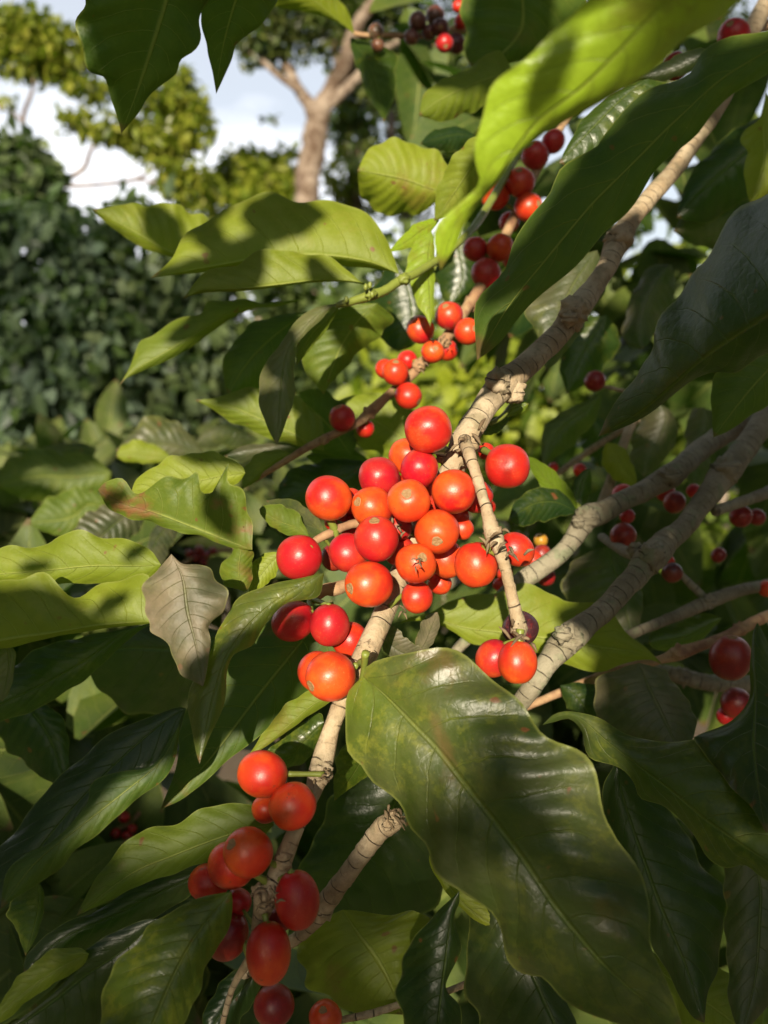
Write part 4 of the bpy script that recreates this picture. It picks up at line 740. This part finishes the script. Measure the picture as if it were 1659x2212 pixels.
leaf(bush, [(1400, 2080), (1470, 2130), (1560, 2190), (1640, 2260)], [(1430, 2060), (1530, 2080), (1640, 2160)], [(1420, 2160), (1480, 2220), (1560, 2270)], .33, .31, .3, .3, 'U', .5)
leaf(r8.o, [(740, 1965), (770, 2010), (829, 2094), (872, 2192)], [(690, 1988), (640, 2030), (640, 2072), (665, 2100), (680, 2140), (760, 2185)], [(785, 1968), (835, 1979), (900, 1963), (922, 1992), (890, 2060), (870, 2130)], .295, .285, .2, .2, 'U', .62, stain=.7, label='olive yellow leaf underside at the bottom centre with brown blotches')
leaf(r8.o, [(992, 1925), (975, 1975), (962, 2084), (950, 2180), (935, 2300)], [(960, 1955), (925, 1988), (885, 2044), (860, 2099), (855, 2134), (870, 2189), (880, 2250)], [(992, 1950), (982, 1982), (995, 2050), (970, 2109), (965, 2139), (995, 2179), (992, 2230)], .26, .25, .4, .4, 'T', .14)
leaf(bush, [(1075, 1880), (1100, 1980), (1150, 2100), (1200, 2212), (1235, 2300)], [(1030, 1920), (1008, 2000), (1008, 2060), (1010, 2130), (1025, 2212), (1060, 2290)], [(1110, 1960), (1160, 2060), (1210, 2140), (1245, 2212), (1260, 2270)], .28, .26, .4, .4, 'T', .16, .1)
leaf(bush, [(930, 1830), (960, 1900), (1010, 1960), (1085, 2010)], [(930, 1870), (970, 1935), (1030, 1990)], [(960, 1850), (1010, 1900), (1060, 1960)], .285, .275, .2, .2, 'U', .9)
leaf(bush, [(880, 1640), (860, 1720), (800, 1840), (700, 1960), (620, 2050)], [(760, 1690), (700, 1760), (660, 1850), (630, 1960)], [(930, 1760), (990, 1880), (930, 1960), (800, 2000)], .34, .34, .2, .2, 'T', .12, .1)
leaf(bush, [(800, 1560), (790, 1620), (765, 1670), (722, 1730)], [(770, 1580), (735, 1620), (722, 1680)], [(815, 1610), (800, 1670), (760, 1700)], .30, .31, .2, .2, 'T', .5)
leaf(side.o, [(701, 1153), (672, 1128), (635, 1100), (575, 1082)], [(690, 1122), (672, 1105), (640, 1082), (609, 1077)], [(680, 1140), (640, 1125), (600, 1100)], .31, .33, .2, .3, 'T', .3, .3)
leaf(side.o, [(668, 1162), (640, 1140), (600, 1125), (560, 1100)], [(660, 1140), (640, 1105), (600, 1090), (570, 1092)], [(650, 1160), (620, 1155), (590, 1140), (565, 1115)], .31, .32, .3, .4, 'U', .35, stain=.3)
leaf(side2.o, [(700, 1238), (650, 1264), (590, 1302), (535, 1352), (490, 1415), (468, 1480), (448, 1560), (431, 1650)],
     [(640, 1250), (590, 1261), (540, 1281), (500, 1306), (472, 1361), (450, 1420), (410, 1476), (404, 1506), (413, 1566), (424, 1626)], [(690, 1285), (650, 1296), (615, 1306), (575, 1346), (545, 1391), (505, 1416), (490, 1456), (487, 1506), (470, 1556), (445, 1610)], .272, .25, .4, .5, 'T', .50, .1, .2, label='long twisting mottled leaf left of the central cluster')
leaf(side2.o, [(720, 1300), (640, 1400), (560, 1500), (470, 1620), (400, 1700), (347, 1748)], [(600, 1330), (480, 1420), (388, 1555), (390, 1620), (372, 1680)], [(740, 1400), (690, 1470), (640, 1530), (560, 1590), (480, 1655), (400, 1722)], .31, .30, .3, .1, 'U', .10, stain=.6)
leaf(main.o, [(735, 1500), (680, 1520), (620, 1570), (528, 1645)], [(700, 1490), (665, 1492), (615, 1526), (575, 1575)], [(700, 1525), (655, 1555), (600, 1595), (560, 1622)], .285, .29, .3, .6, 'U', .55, stain=.4)
leaf(main.o, [(700, 1560), (660, 1600), (620, 1640), (560, 1640)], [(690, 1540), (640, 1570), (590, 1610)], [(680, 1620), (650, 1650), (600, 1660)], .30, .30, .3, .6, 'T', .3, stain=.6)

# ------------------------------------------------------------------ the bush reaching in from the left edge
lb = thing('coffee_bush', 'leafy coffee bush at the left edge with curled olive leaves and deep shade below', 'coffee bush', (-.55, .55, 0), 'coffee bushes close to the lens')
rngl = np.random.default_rng(31)
foliage('foliage', clumps([(150, 1500, .60, .12, .08), (100, 1750, .55, .13, .12), (300, 1850, .6, .12, .10), (150, 2100, .5, .13, .08), (420, 2100, .6, .12, .08), (-60, 1300, .6, .1, .1)], [50, 70, 60, 60, 50, 40], rngl), .12, T_NEAR, lb, color=(.02, .1, 0, 1), kind='stuff', rng=rngl, material=M_LEAF, droop=.5, flatup=.75, nrm=np.array([0, -.5, .2]))  # inner leaves coloured dark in place of deep shade
st = Mesh()
st.tube([Vector((-.55, .55, -.02)), Vector((-.5, .56, .6)), Vector((-.42, .52, 1.05)), Vector((-.33, .45, 1.35)), W(-150, 1300, .40)], [.02, .017, .013, .008, .004], 0, seed=9)
st.build('stem', [M_BARKG], lb)
class _P: pass
leaf(lb, [(545, 1188), (500, 1172), (430, 1145), (340, 1110), (260, 1085), (212, 1058)], [(540, 1090), (522, 1052), (490, 1042), (482, 1020), (466, 1058), (430, 1020), (400, 1036), (350, 1038), (300, 1062), (262, 1036), (228, 1042)], [(505, 1184), (435, 1160), (350, 1138), (285, 1118), (235, 1100)], .295, .31, -.2, .5, 'U', .30, stain=1.6, wave=2.6, label='curled olive leaf with a brown patch and ragged upper rim at the left')
leaf(lb, [(530, 1022), (470, 1030), (400, 1045), (330, 1060), (280, 1070)], [(520, 1004), (480, 982), (440, 977), (395, 980), (345, 1000), (300, 1030)], [(510, 1045), (450, 1065), (380, 1075), (320, 1082)], .33, .335, .1, .3, 'U', .72)
leaf(lb, [(348, 1220), (290, 1222), (200, 1222), (100, 1232), (0, 1240), (-140, 1250)], [(325, 1190), (280, 1168), (210, 1153), (135, 1156), (100, 1175), (40, 1178), (0, 1190), (-90, 1210)], [(320, 1255), (250, 1262), (150, 1262), (60, 1256), (-70, 1262)], .30, .31, .2, .4, 'U', .60, wave=1.6)
leaf(lb, [(330, 1345), (300, 1344), (200, 1353), (100, 1370), (0, 1385), (-150, 1420)], [(322, 1252), (260, 1256), (215, 1262), (172, 1282), (130, 1268), (95, 1252), (50, 1249), (0, 1250), (-100, 1280)], [(300, 1350), (225, 1358), (150, 1370), (75, 1386), (0, 1402), (-80, 1420)], .285, .29, .25, 1.2, 'U', .62, wave=1.6, label='broad glowing green leaf underside at the left edge')
leaf(lb, [(370, 1197), (395, 1250), (405, 1320), (425, 1400), (438, 1483)], [(350, 1220), (320, 1251), (311, 1306), (315, 1346), (350, 1376), (370, 1416), (392, 1455)], [(395, 1218), (430, 1221), (470, 1241), (487, 1281), (480, 1321), (455, 1351), (452, 1406), (446, 1456)], .262, .255, .2, .3, 'T', .15, .85, wave=1.5, label='dusty grey brown leaf hanging point down at the left')
leaf(lb, [(528, 1278), (515, 1240), (520, 1190), (526, 1136)], [(485, 1262), (474, 1228), (500, 1195), (513, 1161)], [(542, 1262), (546, 1210), (544, 1166), (540, 1140)], .30, .295, .5, .5, 'U', .3, stain=1.)
leaf(lb, [(606, 1196), (585, 1215), (560, 1245), (538, 1280)], [(590, 1192), (560, 1202), (540, 1230)], [(604, 1220), (590, 1250), (560, 1272)], .31, .31, .2, .2, 'U', .8)
leaf(lb, [(402, 1530), (340, 1570), (230, 1670), (120, 1790), (40, 1900), (-20, 2000)], [(380, 1528), (325, 1548), (250, 1580), (150, 1655), (60, 1760), (-30, 1860), (-60, 1930)], [(388, 1580), (366, 1625), (320, 1665), (255, 1700), (190, 1745), (130, 1835), (30, 1920)], .275, .25, .4, -.1, 'T', .02, .12, label='long dark grey leaf with an olive folded underside at the lower left')
leaf(lb, [(390, 1560), (350, 1640), (270, 1710), (180, 1780), (80, 1860), (0, 1965)], [(366, 1600), (325, 1655), (250, 1669), (200, 1694), (185, 1734), (150, 1784), (100, 1826), (50, 1846), (15, 1884)], [(370, 1660), (285, 1737), (220, 1792), (165, 1838), (135, 1872), (90, 1903), (30, 1943)], .262, .24, .3, .3, 'U', .08)
leaf(lb, [(0, 1500), (60, 1530), (110, 1600), (145, 1710)], [(-20, 1560), (40, 1640), (110, 1690)], [(60, 1500), (140, 1560), (148, 1640)], .36, .35, .3, .3, 'T', .04)
leaf(lb, [(560, 1420), (480, 1380), (380, 1400), (270, 1400), (180, 1420)], [(470, 1360), (400, 1355), (320, 1350), (240, 1380)], [(480, 1500), (400, 1545), (300, 1540), (220, 1500)], .38, .37, .4, .4, 'T', .04, .3)
leaf(lb, [(330, 1345), (270, 1365), (180, 1430), (90, 1480), (-40, 1540)], [(250, 1362), (150, 1380), (50, 1420), (-40, 1500)], [(285, 1375), (210, 1445), (120, 1510), (0, 1560)], .33, .32, .3, .3, 'T', .15)
leaf(lb, [(-40, 1370), (10, 1385), (20, 1440), (5, 1515)], [(-60, 1420), (-40, 1480)], [(28, 1400), (30, 1450), (20, 1495)], .30, .3, .2, .2, 'T', .2, .5)
leaf(lb, [(592, 1782), (540, 1790), (460, 1815), (370, 1850), (280, 1890), (165, 1978)], [(575, 1752), (545, 1737), (490, 1734), (440, 1749), (390, 1774), (320, 1789), (270, 1824), (230, 1864), (200, 1909)], [(560, 1812), (480, 1850), (415, 1874), (350, 1894), (280, 1924), (215, 1956)], .272, .26, .3, .3, 'U', .30, stain=.5, label='smooth olive leaf underside left of the lower cherries')
leaf(lb, [(430, 1890), (340, 1930), (230, 1985), (130, 2030), (50, 2110)], [(400, 1880), (320, 1895), (220, 1960), (120, 2005), (60, 2060)], [(430, 1915), (350, 1975), (250, 2020), (150, 2070)], .28, .27, .4, .4, 'T', .06, .1)
leaf(lb, [(500, 1926), (480, 1949), (425, 2019), (380, 2099), (345, 2179), (320, 2240), (300, 2310)], [(470, 1930), (430, 1938), (375, 1969), (320, 1999), (290, 2034), (250, 2094), (220, 2139), (213, 2212), (235, 2280)], [(503, 1955), (500, 1985), (480, 2029), (450, 2084), (430, 2134), (400, 2212), (350, 2280)], .245, .22, .3, .4, 'T', .55, .05, .1, label='glossy mottled green leaf at the bottom left beside the lowest cherries')
leaf(lb, [(340, 1985), (270, 2050), (180, 2110), (90, 2180), (-40, 2270)], [(310, 1988), (230, 2020), (180, 2060), (130, 2130), (60, 2190), (-30, 2240)], [(340, 2020), (300, 2090), (240, 2180), (200, 2260)], .262, .25, .1, .2, 'T', .08, .1)
leaf(lb, [(192, 2060), (140, 2085), (70, 2130), (-30, 2215)], [(165, 2046), (100, 2058), (60, 2095), (30, 2120), (0, 2170)], [(180, 2085), (130, 2118), (70, 2155), (10, 2205)], .255, .25, .2, .3, 'U', .45)
leaf(lb, [(80, 1900), (85, 1950), (75, 2000), (55, 2065)], [(40, 1930), (15, 1965), (40, 2020)], [(95, 1930), (92, 1980), (75, 2030)], .29, .29, .3, .3, 'T', .2)
leaf(lb, [(560, 2090), (520, 2140), (470, 2200), (440, 2260)], [(530, 2080), (480, 2120), (440, 2190)], [(565, 2130), (530, 2190), (490, 2250)], .30, .29, .3, .3, 'T', .1)
for k, (x, y, d) in enumerate([(260, 1800, .55), (200, 1845, .5), (330, 2120, .6)][:0]): pass

# far dark berries of the left bush in the gaps
bt = Mesh(); 
lbb = Branch(lb, [(150, 2000, .62, 5), (190, 1900, .60, 5), (230, 1810, .58, 5), (290, 1770, .58, 5), (330, 1700, .6, 5)], M_TWIG, 'twig')
for x, y, r in [(200, 1877, 10), (222, 1850, 9), (250, 1800, 11), (275, 1805, 12), (285, 1790, 10), (268, 1765, 12)]: cherry(lbb, x, y, r, .57, CRIM, alpha=.1)
lbb.finish()
lbc = Branch(lb, [(350, 1260, .8, 4), (400, 1215, .8, 4), (440, 1200, .8, 4), (520, 1180, .8, 4)], M_TWIG, 'twig')
for x, y, r in [(410, 1195, 9), (430, 1188, 10), (445, 1200, 10), (425, 1205, 9), (460, 1190, 9), (440, 1215, 8)]: cherry(lbc, x, y, r, .79, DARK, alpha=0)
lbc.finish()

# a few traced leaves of the low bush behind at the left
mb = [o for o in COL.objects if o.get('label', '').startswith('low coffee bush')][0]
leaf(mb, [(450, 985), (400, 970), (340, 960), (250, 975)], [(440, 975), (415, 945), (380, 913), (340, 898), (315, 903), (280, 938)], [(420, 990), (360, 990), (300, 985)], .62, .60, .2, .2, 'T', .25, .3)
leaf(mb, [(370, 990), (320, 985), (280, 980), (250, 985)], [(350, 970), (300, 950), (265, 962)], [(340, 1000), (300, 1000), (265, 995)], .58, .57, .2, .2, 'U', .7)
leaf(mb, [(210, 970), (130, 985), (60, 1010), (0, 1050)], [(190, 960), (150, 955), (90, 970), (30, 1000)], [(190, 1000), (130, 1030), (60, 1050)], .8, .75, .3, .3, 'T', .25, .25)
leaf(mb, [(240, 1020), (160, 1030), (80, 1030), (-10, 1050)], [(200, 985), (150, 980), (90, 970), (20, 990)], [(230, 1050), (150, 1090), (60, 1080)], .7, .68, .2, .2, 'U', .25)
leaf(mb, [(230, 1100), (190, 1090), (150, 1120), (60, 1130)], [(220, 1070), (160, 1055), (100, 1080)], [(220, 1130), (150, 1160), (100, 1150)], .6, .58, .2, .2, 'U', .2)
leaf(mb, [(300, 1090), (250, 1130), (200, 1170), (155, 1165)], [(270, 1085), (200, 1100), (160, 1140)], [(310, 1120), (290, 1160), (220, 1190)], .5, .48, .2, .4, 'T', .12, .3, pleat=2)
leaf(mb, [(380, 1130), (350, 1150), (330, 1190), (340, 1240)], [(350, 1130), (325, 1150), (320, 1200)], [(385, 1150), (370, 1180), (350, 1220)], .5, .48, .3, .4, 'T', .1, .3)
leaf(mb, [(560, 950), (500, 925), (460, 940), (420, 960)], [(530, 930), (480, 915), (440, 930)], [(530, 965), (480, 965), (440, 970)], .8, .78, .3, .3, 'T', .2, .2)

# ------------------------------------------------------------------ plants added out of view, behind and above the photographer, to throw shade
shade = thing('coffee_bush', 'coffee bush behind the photographer, added unseen to shade the leaves', 'coffee bush', (.35, -1.6, 0))
sh = Mesh(); sh.tube([Vector((.35, -1.6, -.02)), Vector((.3, -1.6, .9)), Vector((.1, -1.55, 1.6)), Vector((-.1, -1.3, 2.1))], [.03, .024, .016, .006], 0, seed=2)
sh.build('stem', [M_BARKG], shade)
def caster(px, py, d, dist, size, ang=0., stretch=1.):
    """an added unseen leaf, set along the sun ray to shade the given spot"""
    c = W(px, py, d) + sunv * dist
    u = sunv.cross(Vector((0, 0, 1))).normalized(); v = u.cross(sunv).normalized()
    a = -u * math.cos(R(ang)) + v * math.sin(R(ang)); s_ = sunv.cross(a)
    n, h = 26, 6; P = np.zeros((n, 2 * h + 1, 3)); UV = np.zeros((n, 2 * h + 1, 2))
    for i in range(n):
        s = i / (n - 1); w = .5 * size * .42 * stretch * math.sin(math.pi * s) ** .75 * (1 - .3 * s)
        for j in range(-h, h + 1):
            t = j / h; p = c + a * (s - .5) * size + s_ * w * t * (1 + .08 * math.sin(s * 19)) + sunv * (abs(t) * w * .3 + .01 * math.sin(s * 9 + t))
            P[i, j + h] = p; UV[i, j + h] = (s, .5 + .5 * t)
    me = grid_mesh('leaf', P, UV, [M_LEAF]); o = link('leaf', me, shade); o.color = (.4, 0, 0, 1)
SH = [  # px, py, depth, distance, size, picture angle, stretch
    (365, 40, .31, .7, .105, 72, 1.25), (545, 10, .32, .7, .075, 60, 1.1),
    (615, 470, .37, .6, .036, 5, 2.), (465, 530, .37, .6, .032, -50, 1.1), (340, 480, .42, .6, .036, -60, 1.4), (500, 592, .355, .6, .018, 10, 1.), (560, 600, .355, .6, .012, 60, 1.),
    (1530, 185, .222, .7, .062, 32, 1.75), (1400, 320, .238, .7, .06, 32, 1.75), (1290, 375, .25, .7, .05, 32, 1.05), (1135, 560, .27, .7, .035, 36, 1.3), (1680, 80, .205, .7, .05, 30, 1.2),
    (1625, 620, .25, .7, .085, 40, 1.4), (1400, 830, .285, .7, .045, 40, 1.4), (1600, 850, .33, .7, .06, 80, 1.5), (1480, 700, .26, .7, .06, 50, 1.3),
    (1590, 400, .5, .8, .085, 30, 1.2), (1480, 560, .5, .8, .07, 40, 1.2), (1390, 700, .5, .8, .05, 70, 1.3), (1270, 790, .5, .8, .045, 70, 1.2), (1620, 300, .5, .8, .06, 70, 1.),
    (1100, 40, .47, .8, .11, 85, 1.4), (1010, 190, .46, .8, .04, 20, 1.2), (815, 170, .54, .8, .055, -70, 1.), (930, 60, .55, .8, .07, 10, 1.4),
    (1120, 400, .46, .6, .05, 60, 1.4), (1070, 560, .44, .6, .045, 60, 1.5), (1170, 320, .48, .6, .05, 40, 1.4),
    (560, 760, .42, .7, .07, 60, 1.4), (755, 740, .41, .6, .035, -60, 1.), (450, 690, .40, .6, .045, 30, .9), (790, 930, .43, .6, .045, 20, 1.2), (690, 900, .43, .6, .04, -60, 1.3), (680, 1050, .44, .7, .07, 20, 1.3),
    (1325, 540, .375, .5, .030, 50, 1.1), (1195, 735, .345, .5, .028, 50, 1.3), (1125, 800, .325, .5, .015, 50, 1.2), (1060, 860, .31, .5, .008, 0, 1.),
    (1545, 1010, .42, .7, .06, 20, 1.4), (1640, 900, .45, .7, .05, 60, 1.2), (1420, 1050, .41, .6, .022, 20, 1.4),
    (20, 1310, .29, .5, .02, 0, 1.4), (240, 1300, .285, .5, .014, 30, 1.3), (290, 1190, .30, .5, .012, 40, 1.3), (60, 1220, .30, .5, .015, 10, 1.), (480, 1110, .30, .5, .022, -60, 1.5), (250, 1080, .31, .5, .015, 20, 1.3),
    (200, 1450, .37, .8, .11, 10, 1.5), (60, 1600, .36, .8, .11, 40, 1.5), (250, 1630, .28, .7, .06, 40, 1.3), (100, 1770, .265, .7, .07, 50, 1.2), (400, 1440, .38, .8, .07, 0, 1.3),
    (590, 1470, .31, .6, .05, 50, 1.3), (470, 1570, .31, .6, .03, 50, 1.3), 
    (1310, 1360, .365, .6, .045, -15, 1.3), (1300, 1260, .43, .7, .06, 60, 1.5), (1480, 1240, .43, .7, .07, 30, 1.4), (1600, 1180, .44, .7, .07, 60, 1.4), (1590, 1430, .38, .7, .07, 10, 1.5), (1395, 1530, .33, .7, .055, -60, 1.4), (1600, 1560, .29, .7, .06, 80, 1.4), (1470, 1440, .42, .7, .06, 0, 1.4),
    (1460, 1900, .31, .7, .09, -60, 1.3), (1560, 2080, .32, .7, .09, -70, 1.3), (650, 1345, .29, .5, .012, 20, 1.6), (1096, 1010, .28, .4, .012, 90, .35), (1450, 1650, .27, .7, .05, -40, 1.2),
    (150, 1080, 1.2, .9, .12, 10, 1.3), (350, 1130, 1.0, .9, .10, 20, 1.3), (40, 1000, 1.4, .9, .10, 20, 1.3)]
for a in SH: caster(*a)
# loose unseen leaves added to half shade the lower part of the picture
def shade_cloud(name, par, rect, dist, n, size, seed, dmin, dmax, col=(.3, 0, 0, 1)):
    rng = np.random.default_rng(seed); x0, x1, y0, y1 = rect; P = []
    for k in range(n):
        p = W(rng.uniform(x0, x1), y0 + (y1 - y0) * rng.uniform(0, 1), rng.uniform(dmin, dmax)) + sunv * (dist * rng.uniform(.9, 1.1)); P.append(tuple(p))
    foliage(name, np.array(P), size, T_MID, par, color=col, kind='stuff', rng=rng, flatup=.2)
shade_cloud('foliage', shade, (-500, 2200, 1640, 2500), 2.3, 330, .040, 41, .26, .30)
shade_cloud('foliage', shade, (-300, 2000, 1700, 2500), 2.5, 130, .09, 42, .6, 1.0)
shade_cloud('foliage', shade, (-100, 600, 960, 1300), 2.3, 60, .10, 45, .9, 1.5)
shade_cloud('foliage', shade, (-200, 700, 1650, 2500), 2.5, 260, .09, 46, .7, 1.0)
shade_cloud('foliage', shade, (1280, 1700, 980, 1480), 2.6, 150, .09, 43, .6, 1.1)
shade_cloud('foliage', shade, (1250, 1700, 150, 800), 2.6, 60, .09, 44, .7, 1.1)
# trees added out of view to block skylight: canopy overhead, rows to the sides and behind
def added_grove(label, base, lo, hi, n, size, seed, h=8):
    rng = np.random.default_rng(seed); t = thing('shade_tree', label, 'tree', base); m = Mesh(); b = Vector(base)
    m.tube([b, b + Vector((.2, 0, h * .5)), b + Vector((.1, .3, h))], [.3, .24, .12], 0, seed=seed, nseg=10); m.build('trunk', [M_TRUNK], t)
    P = rng.uniform(lo, hi, (n, 3)); P[:, 2] += .5 * np.sin(P[:, 0] * 1.3) + .4 * np.sin(P[:, 1] * 1.1)
    foliage('crown', P, size, T_FAR, t, color=(.2, 0, 0, 1), rng=rng, flatup=.75 if hi[2] - lo[2] < 3 else .1)
added_grove('canopy tree over the photographer, left half, added unseen to block skylight', (-5, -5, 0), (-14, -4, 10.8), (0, 7, 12), 4200, .7, 61, 11)
added_grove('canopy tree over the photographer, right half, added unseen to block skylight', (5, -5, 0), (0, -4, 10.8), (14, 7, 12), 4200, .7, 62, 11)
added_grove('tree row left of the photographer, added unseen to block skylight', (-9, -2, 0), (-10, -14, 0), (-8, 6, 9), 4500, .7, 63)
added_grove('tree row right of the photographer, added unseen to block skylight', (8, -2, 0), (7, -14, 0), (9, 7, 9), 4500, .7, 64)
added_grove('tree row far behind the photographer, added unseen to block skylight', (0, -32, 0), (-22, -33, 0), (18, -31, 9), 5800, .9, 65)
# tall tree added out of view, its crown laid out to shade the left hedge
bt = thing('shade_tree', 'shade tree behind the photographer, added unseen to shade the left hedge', 'tree', (-6.5, -15, 0))
m = Mesh(); m.tube([Vector((-6.5, -15, -.1)), Vector((-6.4, -15, 4)), Vector((-6.0, -15, 8)), Vector((-5.6, -15, 10))], [.3, .24, .18, .06], 0, seed=4); m.build('trunk', [M_TRUNK], bt)
rngt = np.random.default_rng(51); P = []
for k in range(800):
    p = W(rngt.uniform(-300, 640), rngt.uniform(470, 960), 5.6) + sunv * rngt.uniform(20.5, 22.5); P.append(tuple(p))
foliage('crown', np.array(P), .16, T_FAR, bt, color=(.3, 0, 0, 1), rng=rngt, flatup=.3)
